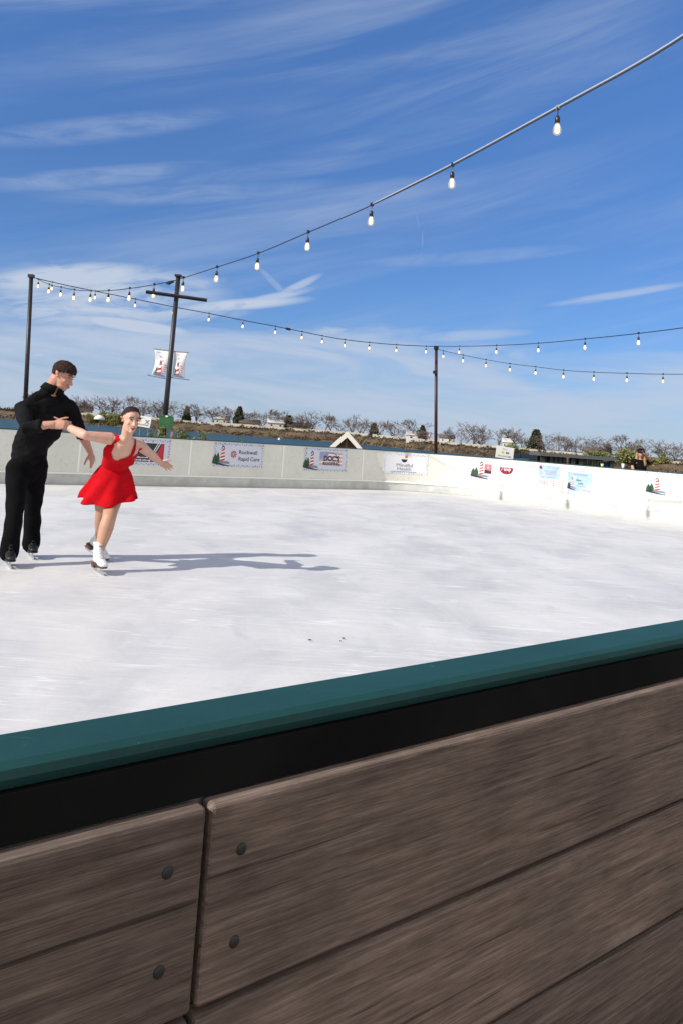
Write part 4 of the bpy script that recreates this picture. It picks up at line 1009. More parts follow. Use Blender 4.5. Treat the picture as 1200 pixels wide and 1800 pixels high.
# cups standing on the barrier cap
for x, y, m_, lab in ((1093.5, 829, M_cup, 'white cup standing on the barrier cap left of the woman with the camera'), (1057, 822, mat('pale_green', (.5, .65, .35)), 'small pale green cup on the barrier cap in front of the right kiosk')):
    s, z = wall_sz(x, y); p = wp(s, WALL_H, -.02); t = thing('cup', p, lab, 'cup')
    h = .10 if x > 1080 else .06
    MB().lathe([(.001, 0), (.024, 0), (.034, h), (.030, h), (.022, .006), (.001, .006)], n=14).build('body', m_, t, smooth=True, local=True)
    MB().lathe([(.030, h * .9), (.036, h), (.034, h + .004), (.028, h + .002)], n=14).build('rim', m_, t, smooth=True, local=True)
exec_after = []

# ------------------------------------------------------------------ banners on the barrier
class Sign:
    def __init__(s, tl, br, name, label, cat='banner', m=M_banner, group='banners fixed to the barrier', height=None, ztop=None):
        s0, z1 = wall_sz(*tl); s1, z0 = wall_sz(*br)
        s.s0, s.s1, s.z0, s.z1 = s0, s1, z0, z1; s.w = s1 - s0; s.h = z1 - z0
        s.t = thing(name, wp((s0 + s1) / 2, z0, .01), label, cat, group)
        n = 16; mb = MB(); prof = [(.004, z0), (.007, z0), (.007, z1), (.004, z1)]
        vs = [wp(s0 + s.w * i / n, z, o) for i in range(n + 1) for o, z in prof]
        mb.add(vs, [(i * 4 + j, i * 4 + (j + 1) % 4, (i + 1) * 4 + (j + 1) % 4, (i + 1) * 4 + j) for i in range(n) for j in range(4)] + [(3, 2, 1, 0), tuple(n * 4 + j for j in range(4))])
        mb.build('sheet', m, s.t)
    def P(s, x, y, o=.010): return wp(s.s0 + x * s.w, s.z0 + y * s.h, o)   # unit coordinates
    def poly(s, pts, m, name='print', o=.010):
        return MB().add([s.P(x, y, o) for x, y in pts], [tuple(range(len(pts)))]).build(name, m, s.t, recalc=False)
    def text(s, txt, x, y, h, width, m, shear=0, bold=0.0, o=.012):
        return text_map(txt, h * s.h, m, s.t, lambda a, b: wp(s.s0 + x * s.w + a, s.z0 + y * s.h + b, o), width=width * s.w, shear=shear, bold=bold)
    def border(s, m=M_inkb):
        """row of small snowflake-like marks round the edge"""
        r = random.Random(int(s.s0 * 100)); mb = MB(); a = s.w / s.h
        def mark(x, y, q):
            for k in range(3):
                an = k * math.pi / 3 + r.random(); dx, dy = math.cos(an) * q / s.w, math.sin(an) * q / s.h; nx, ny = -math.sin(an) * q * .22 / s.w, math.cos(an) * q * .22 / s.h
                mb.add([s.P(x - dx - nx, y - dy - ny), s.P(x + dx - nx, y + dy - ny), s.P(x + dx + nx, y + dy + ny), s.P(x - dx + nx, y - dy + ny)], [(0, 1, 2, 3)])
        n = int(s.w / .055)
        for i in range(n):
            x = (i + .5) / n
            for y in (.045 + .03 * (i % 2), .955 - .03 * (i % 2)): mark(x, y, r.uniform(.010, .022))
        n = int(s.h / .055)
        for i in range(n):
            y = (i + .5) / n
            for x in (.02 + .015 * (i % 2), .98 - .015 * (i % 2)): mark(x, y, r.uniform(.010, .022))
        mb.build('border_print', m, s.t, recalc=False)
    def lighthouse(s, x, y, w, h, faded=False):
        """striped lighthouse with pines on a stone base; unit box x..x+w, y..y+h"""
        q = lambda a, b: (x + a * w, y + b * h)
        red, dark, green = (M_inkr, M_ink, M_inkgr)
        if faded: red, dark, green = M_inkp, M_inkg, M_inkmg
        s.poly([q(.44, .22), q(.72, .22), q(.66, .84), q(.50, .84)], M_inkw, 'lighthouse_print', .0095)
        for i in range(4):
            b0 = .22 + i * .16; l0 = .44 + (b0 - .22) * .097; r0 = .72 - (b0 - .22) * .097
            s.poly([q(l0, b0), q(r0, b0 + .07), q(r0 - .008, b0 + .15), q(l0 + .008, b0 + .08)], red, 'lighthouse_print', .0105)
        s.poly([q(.47, .84), q(.69, .84), q(.66, .93), q(.58, 1.0), q(.50, .93)], dark, 'lighthouse_print', .0108)
        s.poly([q(.52, .86), q(.64, .86), q(.63, .91), q(.53, .91)], M_inkw, 'lighthouse_print', .0116)
        for px_, ph, pw in ((.14, .60, .16), (.30, .66, .15)):
            s.poly([q(px_ - pw, .16), q(px_ + pw, .16), q(px_ + pw * .7, .34), q(px_ + pw * .8, .36), q(px_ + pw * .35, ph - .1), q(px_, ph), q(px_ - pw * .4, ph - .12), q(px_ - pw * .8, .36), q(px_ - pw * .7, .34)], green, 'tree_print', .0112)
        s.poly([q(.36, .14), q(1.0, .12), q(1.02, .20), q(.9, .24), q(.42, .25)], M_inkg, 'base_print', .0118)
        s.poly([q(.0, .12), q(.4, .06), q(1.0, .0), q(1.0, .04), q(.45, .14), q(.0, .2)], dark if not faded else green, 'garland_print', .0122)
    def scribble(s, x0, x1, y, h, m, seed=0, gap=.3):
        """a line of print too small to read in the photograph"""
        r = random.Random(seed); mb = MB(); x = x0
        while x < x1:
            ww = r.uniform(.5, 1.6) * h * s.h / s.w; hh = h * r.uniform(.6, 1)
            mb.add([s.P(x, y), s.P(min(x1, x + ww), y), s.P(min(x1, x + ww), y + hh), s.P(x, y + hh)], [(0, 1, 2, 3)]); x += ww * (1 + gap * r.uniform(.5, 1.5))
        mb.build('fine_print', m, s.t, recalc=False)

b = Sign((219, 769), (297, 819.5), 'sponsor_banner', 'black and red sponsor banner on the barrier behind the left arm of the woman')
b.border()
b.poly([(.07, .14), (.86, .14), (.86, .84), (.07, .84)], M_ink, 'print', .0095)
b.poly([(.86, .84), (.80, .84), (.62, .14), (.86, .14)], M_inkdr, 'print', .0102); b.poly([(.86, .84), (.83, .84), (.70, .45), (.86, .20)], M_inkr, 'print', .0108)
b.poly([(.71, .84), (.73, .84), (.62, .45), (.60, .45)], M_inkw, 'print', .0115); b.poly([(.76, .84), (.78, .84), (.66, .45), (.64, .45)], M_inkw, 'print', .0115); b.poly([(.60, .30), (.62, .30), (.56, .14), (.54, .14)], M_inkw, 'print', .0115)
b.scribble(.25, .52, .28, .05, M_inkw, 1); b.scribble(.16, .56, .18, .05, M_inkw, 2)
b = Sign((378, 777), (461.5, 823), 'sponsor_banner', 'Rockwall Rapid Care banner with red star and lighthouse on the barrier')
b.border(); b.lighthouse(-.02, .03, .33, .86)
b.text('Rockwall', .49, .56, .17, .37, M_ink, bold=.004); b.text('Rapid Care', .49, .28, .17, .43, M_ink, bold=.004)
for k in range(8):
    an = k * math.pi / 4; r0, r1 = .035, .155; w_ = .016; asp = b.w / b.h
    f = lambda rr, tt: (.385 + (rr * math.cos(an) - tt * math.sin(an)) / asp, .54 + rr * math.sin(an) + tt * math.cos(an))
    b.poly([f(r0, -w_), f(r1, -w_), f(r1, w_), f(r0, w_)], M_inkr, 'star_print'); b.poly([f(r1 * .62, -w_ * 2.4), f(r1 * .85, -w_ * 2.4), f(r1 * .85, w_ * 2.4), f(r1 * .62, w_ * 2.4)], M_inkr, 'star_print', .0112)
b = Sign((537, 786), (608, 829.5), 'sponsor_banner', "DOC'S ROOFING banner with faded flag and lighthouse on the barrier", m=M_banner)
b.border(); b.lighthouse(-.02, .03, .33, .84)
fl = lambda u, v: (.34 + u * .53, .27 + v * .57 + .02 * math.sin(u * 5))
for k in range(7):
    n = 8; v0, v1 = k / 7, (k + 1) / 7 - .012
    up = [fl(i / n, v1) for i in range(n + 1)]; dn = [fl(i / n, v0) for i in range(n + 1)]
    b.poly(dn + up[::-1], mat('print_faded_pink', (.66, .36, .38)) if k % 2 == 0 else M_inkw, 'flag_print', .0095)
b.poly([fl(0, .45), fl(.38, .45), fl(.38, 1), fl(0, 1)], mat('print_faded_blue', (.30, .34, .56)), 'flag_print', .0103)
b.text("DOC'S", .44, .46, .22, .38, M_ink, bold=.045); b.text('ROOFING', .43, .27, .14, .40, M_ink, bold=.04)
n = 9; arc = [(.62 + .13 * math.cos(math.pi * i / n), .70 + .13 * math.sin(math.pi * i / n)) for i in range(n + 1)]; arc2 = [(.62 + .105 * math.cos(math.pi * i / n), .70 + .09 * math.sin(math.pi * i / n)) for i in range(n + 1)]
b.poly(arc + arc2[::-1], M_inkb, 'print', .011)
b = Sign((674, 795), (750, 836), 'sponsor_banner', 'Mindful Health banner with copper dot over a dark bowl on the barrier', m=M_bannerw)
b.border(M_inkl); cx_ = .50
asp = b.w / b.h; c8 = lambda cx, cy, r, a0=0, a1=360, n=18: [(cx + r * math.cos(R_(a0 + (a1 - a0) * i / n)) / asp, cy + r * math.sin(R_(a0 + (a1 - a0) * i / n))) for i in range(n + (0 if a1 - a0 == 360 else 1))]
b.poly(c8(.52, .85, .075), M_inkcu, 'dot_print'); b.poly(c8(.48, .72, .15, 180, 360), M_ink, 'bowl_print')
b.text('Mindful', .31, .36, .16, .36, M_inkg); b.text('Health', .33, .18, .16, .31, M_inkg); b.scribble(.19, .76, .10, .035, M_inkb, 5)
b = Sign((828, 806), (908, 849), 'sponsor_banner', 'wide banner with lighthouse, portrait of a person and dark red badge, on the sunlit barrier', m=M_bannerw)
b.border(M_inkl); b.lighthouse(-.0, .02, .36, .88)
b.poly([(.27, .30), (.42, .30), (.42, .78), (.27, .78)], M_inkp, 'portrait_print', .0095)
b.poly([(.27, .32), (.42, .32), (.415, .45), (.385, .54), (.30, .54), (.275, .45)], M_ink, 'portrait_print', .0103)
b.poly([(.31, .50), (.385, .50), (.39, .66), (.37, .76), (.33, .76), (.305, .66)], M_inkdr, 'portrait_print', .0108); b.poly([(.328, .56), (.368, .56), (.372, .66), (.36, .72), (.336, .72), (.325, .66)], M_skinp, 'portrait_print', .0114)
for k in range(3): b.scribble(.44, .52 + .01 * k, .62 - .11 * k, .05, M_inkp, 10 + k)
n = 16; bd = [(.75 + .155 * math.copysign(abs(math.cos(2 * math.pi * i / n)) ** .7, math.cos(2 * math.pi * i / n)), .58 + .17 * math.copysign(abs(math.sin(2 * math.pi * i / n)) ** .8, math.sin(2 * math.pi * i / n)) + .05 * math.cos(4 * math.pi * i / n)) for i in range(n)]
b.poly(bd, M_inkdr, 'badge_print', .0100)
b.text('Handy', .64, .54, .17, .22, M_inkw, shear=.2, bold=.012); b.scribble(.68, .82, .74, .035, M_inkw, 15); b.scribble(.70, .80, .46, .035, M_inkw, 16); b.scribble(.58, .90, .30, .03, M_inkp, 17)
b = Sign((947, 817), (983.5, 857), 'event_poster', 'pale blue poster with rows of small logos, left one of two on the sunlit barrier', 'poster', M_pblue, 'event posters on the barrier')
b.poly([(.02, .9), (.10, 1.0), (.18, .86), (.12, .80), (.05, .84)], M_inkdr); b.scribble(.72, .93, .90, .03, M_inkb, 21); b.scribble(.78, .9, .82, .03, M_inkb, 22)
for k in range(4): b.scribble(.25 + .03 * k, .85 - .02 * k, .74 - .06 * k, .025, M_inkg, 23 + k)
b.poly([(.0, .0), (1, .0), (1, .33), (0, .33)], M_inkw, 'print', .0090)
b.scribble(.35, .82, .42, .035, M_inkp, 30); b.poly(c8(.2, .42, .045), M_inkp)
rr = random.Random(40)
for row in range(3):
    for cc in range(6):
        x = .08 + cc * .15; y = .23 - row * .09
        if rr.random() < .8: b.poly([(x, y), (x + .09, y), (x + .09, y + .045), (x, y + .045)], rr.choice((M_inkdr, M_inkr, M_inkg, M_inkb, M_inkp)), 'logo_print', .0105)
b = Sign((998, 821), (1039, 866.5), 'event_poster', 'poster with red heading, lighthouse and green script, right one of two on the sunlit barrier', 'poster', M_pblue, 'event posters on the barrier')
b.poly([(0, .80), (1, .80), (1, 1), (0, 1)], M_bannerw, 'print', .0090)
b.scribble(.10, .92, .92, .035, M_inkp, 50); b.scribble(.05, .96, .85, .035, M_inkp, 51)
n = 18; b.poly([(.52 + .36 * math.cos(2 * math.pi * i / n), .72 + .065 * math.sin(2 * math.pi * i / n) * (1.25 if i % 2 else .9)) for i in range(n)], M_inkl, 'print', .0095); b.scribble(.25, .8, .70, .03, M_inkg, 52)
b.lighthouse(.0, .03, .34, .56); b.text('Skate', .36, .44, .10, .22, M_inkmg, shear=.3, bold=.01); b.text('Lake', .44, .31, .09, .22, M_inkmg, shear=.3, bold=.01); b.scribble(.40, .80, .22, .02, M_inkr, 53); b.scribble(.62, .97, .05, .035, M_inkp, 54)
b = Sign((1135, 828), (1222, 878), 'sponsor_banner', 'banner with pine trees at the right edge of the picture on the sunlit barrier', m=M_bannerw)
b.lighthouse(.01, .03, .40, .72); b.border(M_inkl)
# panel outline trim drawn on the sunlit side: a closed access gate
s0, _ = wall_sz(988, 850); s1, _ = wall_sz(1046, 850)
tt = thing('barrier_gate', wp((s0 + s1) / 2, 0, 0), 'outline of a closed access gate in the sunlit barrier below the right poster', 'gate')
m_gap = mat('gate_gap', (.16, .13, .12), .8)
def strip(a, za, b_, zb, w_, name):
    n = 6; vs = []
    vert = abs(a - b_) < 1e-6
    for i in range(n + 1):
        q = i / n; s = a + (b_ - a) * q; z = za + (zb - za) * q
        for d in (-w_ / 2, w_ / 2): vs.append(wp(s + (d if vert else 0), z + (0 if vert else d), .002))
        for d in (w_ / 2, -w_ / 2): vs.append(wp(s + (d if vert else 0), z + (0 if vert else d), .0005))
    MB().add(vs, [(i * 4 + j, i * 4 + (j + 1) % 4, (i + 1) * 4 + (j + 1) % 4, (i + 1) * 4 + j) for i in range(n) for j in range(4)] + [(3, 2, 1, 0), tuple(n * 4 + j for j in range(4))]).build(name, m_gap, tt)
strip(s0, .235, s0, .985, .010, 'gap'); strip(s0, .231, s1, .231, .012, 'gap')
# ------------------------------------------------------------------ people
def blob_object(mb, name, m, voxel=.006, smooth=3, parent=None, inflate=0.0, keep=None, wrinkle=None, factor=.5):
    """closed overlapping lofts -> one continuous skin"""
    me = mb.mesh('tmp'); o = bpy.data.objects.new('tmp', me); COL.objects.link(o)
    r = o.modifiers.new('r', 'REMESH'); r.mode = 'VOXEL'; r.voxel_size = voxel
    s = o.modifiers.new('s', 'SMOOTH'); s.iterations = smooth; s.factor = factor
    dg = bpy.context.evaluated_depsgraph_get(); dg.update()
    out = bpy.data.meshes.new_from_object(o.evaluated_get(dg)); COL.objects.unlink(o); bpy.data.objects.remove(o); bpy.data.meshes.remove(me)
    bm = bmesh.new(); bm.from_mesh(out); bm.normal_update()
    if inflate or wrinkle:
        mv = []
        for v in bm.verts:
            d = inflate + (wrinkle(v.co) if wrinkle else 0); mv.append(v.co + v.normal * d)
        for v, c in zip(bm.verts, mv): v.co = c
    if keep:
        bmesh.ops.delete(bm, geom=[v for v in bm.verts if not keep(v.co)], context='VERTS')
    if parent is not None:
        off = ORIG.get(parent, Vector((0, 0, 0)))
        for v in bm.verts: v.co -= off
    bm.to_mesh(out); bm.free()
    for p in out.polygons: p.use_smooth = True
    out.materials.clear(); out.materials.append(m)
    ob = bpy.data.objects.new(name, out); COL.objects.link(ob)
    if parent is not None: ob.parent = parent; ORIG[ob] = ORIG.get(parent, Vector((0, 0, 0)))
    return ob
def frame(fwd, up):
    f = Vector(fwd).normalized(); u = (Vector(up) - f * Vector(up).dot(f)).normalized(); r = f.cross(u); return f, u, r   # r = the person's right
def Mat3(f, u, r): return Matrix((r, f, u)).transposed()      # local x right, y forward, z up
def head(mb, c, fwd, up, H=.225, female=False):
    """skull, jaw, nose, brow, lips bulge, ears; c = centre of the head at eye height"""
    f, u, r = frame(fwd, up); Mx = Mat3(f, u, r); k = H / .225
    P = lambda x, y, z: Vector(c) + (r * x + f * y + u * z) * k
    mb.ball(P(0, -.012, .028), (.073 * k, .092 * k, .083 * k), Mx, 20, 14)            # cranium
    mb.ball(P(0, .022, -.028), (.058 * k, .062 * k, .078 * k), Mx, 18, 12)            # face
    jw = .044 if female else .050
    mb.ball(P(0, .030, -.078), (jw * k, .044 * k, .034 * k), Mx, 16, 10)              # jaw
    mb.ball(P(0, .064, -.098), (.021 * k, .018 * k, .017 * k), Mx)                    # chin
    mb.round_tube([P(0, .080, .004), P(0, .093, -.022), P(0, .104, -.040)], [.008 * k, .010 * k, .0125 * k], 10)
    for s in (-1, 1):
        mb.ball(P(s * .011, .091, -.042), (.008 * k, .009 * k, .007 * k), Mx, 8, 6)
        mb.ball(P(s * .030, .068, .019), (.022 * k, .012 * k, .008 * k), Mx, 10, 6)   # brow
        mb.ball(P(s * .036, .052, -.030), (.020 * k, .022 * k, .018 * k), Mx, 10, 8)  # cheek
        mb.tube([P(s * .066, -.012, .014), P(s * .081, -.022, .012), P(s * .084, -.024, .010)], [(.008 * k, .014 * k), (.018 * k, .026 * k), (.014 * k, .022 * k)], 10, True, u)   # ear
        mb.tube([P(s * .068, -.008, -.02), P(s * .077, -.012, -.018)], [.011 * k, .008 * k], 8)
    mb.round_tube([P(-.017, .081, -.066), P(0, .088, -.064), P(.017, .081, -.066)], [.0065 * k, .008 * k, .0065 * k], 8)
    mb.round_tube([P(-.013, .080, -.077), P(0, .086, -.078), P(.013, .080, -.077)], [.006 * k, .008 * k, .006 * k], 8)
    return P, Mx, k
def face_parts(P, Mx, k, body, lip, brow, eyes_open=True):
    for s in (-1, 1):
        MB().ball(P(s * .031, .0735, .002), (.0118 * k, .008 * k, .0052 * k), Mx, 12, 8).build('eye', M_eye if eyes_open else body.data.materials[0], body, smooth=True)
        if eyes_open: MB().ball(P(s * .031, .0790, .002), (.0068 * k, .0042 * k, .0060 * k), Mx, 10, 6).build('iris', M_iris, body, smooth=True)
        MB().round_tube([P(s * .018, .080, .006), P(s * .032, .0815, .0075), P(s * .044, .073, .004)], [.0016 * k, .0022 * k, .0016 * k], 6).build('eyelid', M_brow, body, smooth=True)
        MB().round_tube([P(s * .014, .089, .023), P(s * .031, .088, .029), P(s * .049, .073, .021)], [.0035 * k, .0042 * k, .0025 * k], 6).build('eyebrow', brow, body, smooth=True)
    MB().round_tube([P(-.024, .081, -.063), P(-.010, .0925, -.067), P(0, .0925, -.069), P(.010, .0925, -.067), P(.024, .081, -.063)], [.0022 * k, .0042 * k, .0036 * k, .0042 * k, .0022 * k], 8).build('lips', lip, body, smooth=True)
    MB().round_tube([P(-.021, .082, -.066), P(0, .0925, -.079), P(.021, .082, -.066)], [.0022 * k, .0050 * k, .0022 * k], 8).build('lips', lip, body, smooth=True)
def hand(mb, wrist, d, palm, side, curls, scale=1.0, thumb=None, spread=.07):
    """palm + five fingers. d: direction of the fingers, palm: direction the palm faces, side: towards the thumb"""
    d = Vector(d).normalized(); palm = (Vector(palm) - d * Vector(palm).dot(d)).normalized(); side = (Vector(side) - d * Vector(side).dot(d)); side = (side - palm * side.dot(palm)).normalized()
    k = scale; w = Vector(wrist)
    mb.round_tube([w - d * .015 * k, w + d * .025 * k, w + d * .062 * k, w + d * .088 * k], [(.024 * k, .018 * k), (.034 * k, .0155 * k), (.040 * k, .0145 * k), (.037 * k, .012 * k)], 14, side)
    lens = [.068, .077, .072, .057]; offs = [.0285, .0095, -.0095, -.0275]
    for i in range(4):
        L = lens[i] * k; o = offs[i] * k; p = w + d * (.080 + (-.002, .004, .001, -.006)[i]) * k + side * o
        dd = (d + side * o * spread / .02 / k).normalized(); c = curls[i] if isinstance(curls, (list, tuple)) else curls
        pts = [p - dd * .018 * k, p]; 
        for j, fr in enumerate((.45, .31, .24)):
            ang = c * (.8, 1.0, .8)[j]; dd = (dd * math.cos(ang) + palm * math.sin(ang)).normalized()
            palm2 = palm; p = p + dd * L * fr; pts.append(p.copy())
        r = (.0088, .0092, .0088, .0078)[i] * k
        mb.round_tube(pts, [r * 1.05, r * 1.05, r * .98, r * .9, r * .74], 9)
    th = thumb or (side * .8 + d * .55 + palm * .35)
    th = Vector(th).normalized(); p0 = w + d * .022 * k + side * .022 * k; p1 = p0 + th * .038 * k; p2 = p1 + (th * .8 + d * .35 + palm * .1).normalized() * .030 * k; p3 = p2 + (th * .55 + d * .6 + palm * .15).normalized() * .024 * k
    mb.round_tube([p0, p1, p2, p3], [.0145 * k, .0118 * k, .0100 * k, .0078 * k], 10)
def arm(mb, sh, el, wr, k=1.0, f=1.0):
    sh, el, wr = map(Vector, (sh, el, wr)); l = lambda a, b, t: a.lerp(b, t)
    mb.round_tube([sh, l(sh, el, .25), l(sh, el, .6), l(sh, el, .92), el], [.053 * k, .049 * k, .043 * k, .038 * k, .038 * k], 14)
    mb.round_tube([el, l(el, wr, .22), l(el, wr, .6), wr], [.038 * k, .041 * k, .033 * k, (.026 * k)], 14)
def leg(mb, hip, kn, an, k=1.0):
    hip, kn, an = map(Vector, (hip, kn, an)); l = lambda a, b, t: a.lerp(b, t)
    mb.round_tube([hip, l(hip, kn, .35), l(hip, kn, .75), kn], [.088 * k, .080 * k, .062 * k, .056 * k], 18)
    mb.round_tube([kn, l(kn, an, .25), l(kn, an, .55), l(kn, an, .85), an], [.057 * k, .061 * k, .052 * k, .036 * k, .031 * k], 16)

def skate(body, ank, ground_dir, up, leather, lace, name='skate', sc_=1.0, tilt=None, sole_m=None):
    """boot + blade. ank: ankle joint; ground_dir: toe direction; up: shin-side up of the boot. boot reaches .11 + blade .05 below the ankle"""
    f, u, r = frame(ground_dir, up); A = Vector(ank); P = lambda x, y, z: A + (r * x + f * y + u * z) * sc_
    mb = MB()
    mb.tube([P(0, -.022, .088), P(0, -.020, .055), P(0, -.012, .0), P(0, -.004, -.05)], [(.049 * sc_, .056 * sc_), (.043 * sc_, .050 * sc_), (.041 * sc_, .056 * sc_), (.040 * sc_, .060 * sc_)], 16, True, r)
    mb.round_tube([P(0, -.045, -.055), P(0, .02, -.045), P(0, .07, -.060), P(0, .125, -.076), P(0, .165, -.080)], [(.034 * sc_, .040 * sc_), (.040 * sc_, .045 * sc_), (.042 * sc_, .032 * sc_), (.044 * sc_, .024 * sc_), (.034 * sc_, .020 * sc_)], 16, r)
    b = blob_object(mb, 'boot', leather, .006, 3, body); person_body = body; body = b
    m = MB(); m.round_tube([P(0, .0, .078), P(0, .032, .070)], [(.026 * sc_, .012 * sc_), (.03 * sc_, .008 * sc_)], 10, r); m.build('tongue', leather, body, smooth=True)
    m = MB()
    for i in range(5):
        t = i / 4; y = .034 + .052 * t; z = .075 - .105 * t; w = .022
        for s in (-1, 1): m.tube([P(-s * w, y - .002, z), P(0, y + .012, z - .004), P(s * w, y + .004, z - .022)], .0032 * sc_, 5)
    m.build('lace', lace, body, smooth=True)
    sm = sole_m or M_sole
    m = MB(); prof = [(-.085, .034), (-.06, .038), (-.02, .030), (.03, .030), (.08, .041), (.13, .042), (.175, .028), (.188, .012)]
    out = [(w, y) for y, w in prof] + [(-w, y) for y, w in prof[::-1]]
    vs = [P(x, y, -.094) for x, y in out] + [P(x, y, -.104) for x, y in out]; n = len(out)
    m.add(vs, [tuple(range(n)), tuple(range(2 * n - 1, n - 1, -1))] + [(i, (i + 1) % n, n + (i + 1) % n, n + i) for i in range(n)]); m.build('sole', sm, body)
    m = MB(); Mx = Mat3(f, u, r); m.box(P(0, -.052, -.116), (.062 * sc_, .062 * sc_, .026 * sc_), Mx); m.build('heel', sm, body)
    # blade: plates, stanchions, thin runner with toe pick
    m = MB(); m.box(P(0, -.052, -.131), (.05 * sc_, .07 * sc_, .004 * sc_), Mx); m.box(P(0, .105, -.107), (.05 * sc_, .09 * sc_, .004 * sc_), Mx)
    m.box(P(0, -.052, -.140), (.006 * sc_, .04 * sc_, .016 * sc_), Mx); m.box(P(0, .085, -.126), (.006 * sc_, .022 * sc_, .034 * sc_), Mx); m.box(P(0, .13, -.126), (.006 * sc_, .02 * sc_, .034 * sc_), Mx)
    pr = [(-.115, -.150), (-.095, -.160), (-.04, -.1635), (.05, -.164), (.13, -.161), (.165, -.156), (.172, -.160), (.178, -.150), (.186, -.150), (.185, -.138), (.172, -.128), (.15, -.140), (.0, -.146), (-.10, -.142)]
    vs = [P(-.0022, y, z) for y, z in pr] + [P(.0022, y, z) for y, z in pr]; n = len(pr)
    m.add(vs, [tuple(range(n)), tuple(range(2 * n - 1, n - 1, -1))] + [(i, (i + 1) % n, n + (i + 1) % n, n + i) for i in range(n)])
    m.build('blade', M_steel, body)

# ---------------------------------------------- the woman in the red dress
def woman():
    F0 = Vector((.62, -.78, 0)).normalized(); RT = Vector((F0.y, -F0.x, 0)) * 1.0      # her right = towards image left
    neck = W(221, 776, 7.00); hd = W(230, 738, 6.93)
    shR, shL = W(194, 771, 6.98), W(246, 783, 7.22)
    pel = W(193, 848, 7.42); shaft = (neck - pel).normalized(); LT = (neck - pel).length; RTs = (shR - shL).normalized()
    print('TORSO', LT, 'shoulders', (shR - shL).length)
    waist = W(202, 819, 7.30); chest = W(213, 794, 7.12)
    chestF = shaft.cross(RTs).normalized()
    if chestF.dot(F0) < 0: chestF = -chestF
    elR, wrR = W(150, 765, 6.86), W(113, 748, 7.06)
    elL, wrL = W(266, 799, 7.42), W(281, 812, 7.60)
    torso = MB()
    torso.round_tube([pel - shaft * .04, pel + shaft * .04, waist, waist.lerp(chest, .5), chest, neck - shaft * .085, neck - shaft * .035], [(.158, .118), (.152, .112), (.118, .092), (.128, .096), (.150, .104), (.140, .085), (.085, .06)], 22, RTs)
    for s in (-1, 1):
        torso.ball(chest - shaft * .015 + RTs * s * .064 + chestF * .055, (.064, .055, .058), Mat3(chestF, shaft, -RTs), 16, 12)
        torso.ball(pel + RTs * s * .07 - chestF * .055 - shaft * .03, (.085, .08, .085), Mat3(chestF, shaft, -RTs), 14, 10)
        torso.round_tube([neck + shaft * .03 + RTs * s * .02, neck.lerp(shR if s > 0 else shL, .55) + shaft * .012, (shR if s > 0 else shL)], [.034, .034, .045], 12)
    torso.round_tube([shR.lerp(shL, .02), shR.lerp(shL, .98)], [.047, .047], 14)
    body = MB(); body.v = list(torso.v); body.f = list(torso.f)
    # neck
    fc = Vector((.60, -.80, -.05)); upH = Vector((.10, .0, 1))
    P, Mx, k = head(body, hd, fc, upH, .222, True)
    body.round_tube([neck - shaft * .05, neck.lerp(P(0, -.02, -.07), .45), P(0, -.022, -.06)], [(.062, .055), .049, .049], 14)
    arm(body, shR, elR, wrR, 1.04); arm(body, shL, elL, wrL, 1.0)
    # right hand holds the man's forearm: fingers over and under it
    hand(body, wrR, Vector((-1, -.12, -.02)), Vector((-.1, -1, .0)), Vector((0, .1, 1)), [.40, .42, .42, .45], .93, thumb=Vector((-.6, -.35, .7)))
    hand(body, wrL, (wrL - elL).normalized() * 1.0 + Vector((.55, -.2, -.1)), Vector((.2, -.75, -.35)), Vector((.35, -.3, .9)), [.10, .14, .25, .38], .92, thumb=Vector((.85, -.3, .35)))
    hipR, hipL = pel + RTs * .085 - shaft * .03, pel - RTs * .085 - shaft * .03
    # standing leg = her left? seen in front; rear leg lifted behind
    kn1, an1 = W(191.5, 912, 7.08), W(174, 973, 7.03); an1.z = .166
    kn2, an2 = W(179, 902, 7.44), W(175, 948, 7.62)
    leg(body, hipL, kn1, an1, 1.0); leg(body, hipR, kn2, an2, .93)
    
    b = blob_object(body, 'person', M_skin_w, .0052, 3)
    base = Vector((an1.x, an1.y, 0)); 
    for v in b.data.vertices: v.co -= base
    b.location = base; ORIG[b] = base
    tag(b, 'woman in short red skating dress and white skates, leaning with arms stretched out', 'person')
    face_parts(P, Mx, k, b, M_lip, M_brow)
    # tights
    tg = MB(); leg(tg, hipL, kn1, an1, 1.0); leg(tg, hipR, kn2, an2, .93)
    blob_object(tg, 'tights', M_tights, .007, 3, b, inflate=.0035)
    # hair: cap drawn back into a bun
    hb = MB(); head(hb, hd, fc, upH, .222, True)
    f, u, r = frame(fc, upH)
    def hk(co):
        d = co - hd; x, y, z = d.dot(r), d.dot(f), d.dot(u)
        if z < -.055 or z < .022 + (y + .01) * .72 and y > -.008: return False
        if y > -.03 and z < .012: return False
        if y > .0 and z < .062 + (.03 if False else 0) - abs(x) * .35: return False
        return True
    blob_object(hb, 'hair', M_hair_d, .005, 2, b, inflate=.009, keep=hk)
    MB().ball(P(0, -.115, .045), (.040, .034, .040), Mx, 16, 12).build('hair_bun', M_hair_d, b, smooth=True)
    # dress bodice
    def dk(co):
        d = co - neck; h = d.dot(shaft); sx = d.dot(RTs); fy = (co - chest).dot(chestF)
        if h < -.40: return False
        ax = abs(sx); hc = (chest - neck).dot(shaft)
        if fy > -.03: line = hc + .028 + .075 * min(1.2, (ax / .085)) ** 2.2
        else: line = hc + .05
        if ax > .112: line = hc + .045
        if h < line: return True
        return abs(ax - .086) < .014 and h < .05
    def wr_(co): return .0022 * noise.noise(Vector((co.x * 14, co.y * 14, co.z * 34)))
    bod = blob_object(torso, 'bodice', M_red, .0052, 3, b, inflate=.0065, keep=dk, wrinkle=wr_)
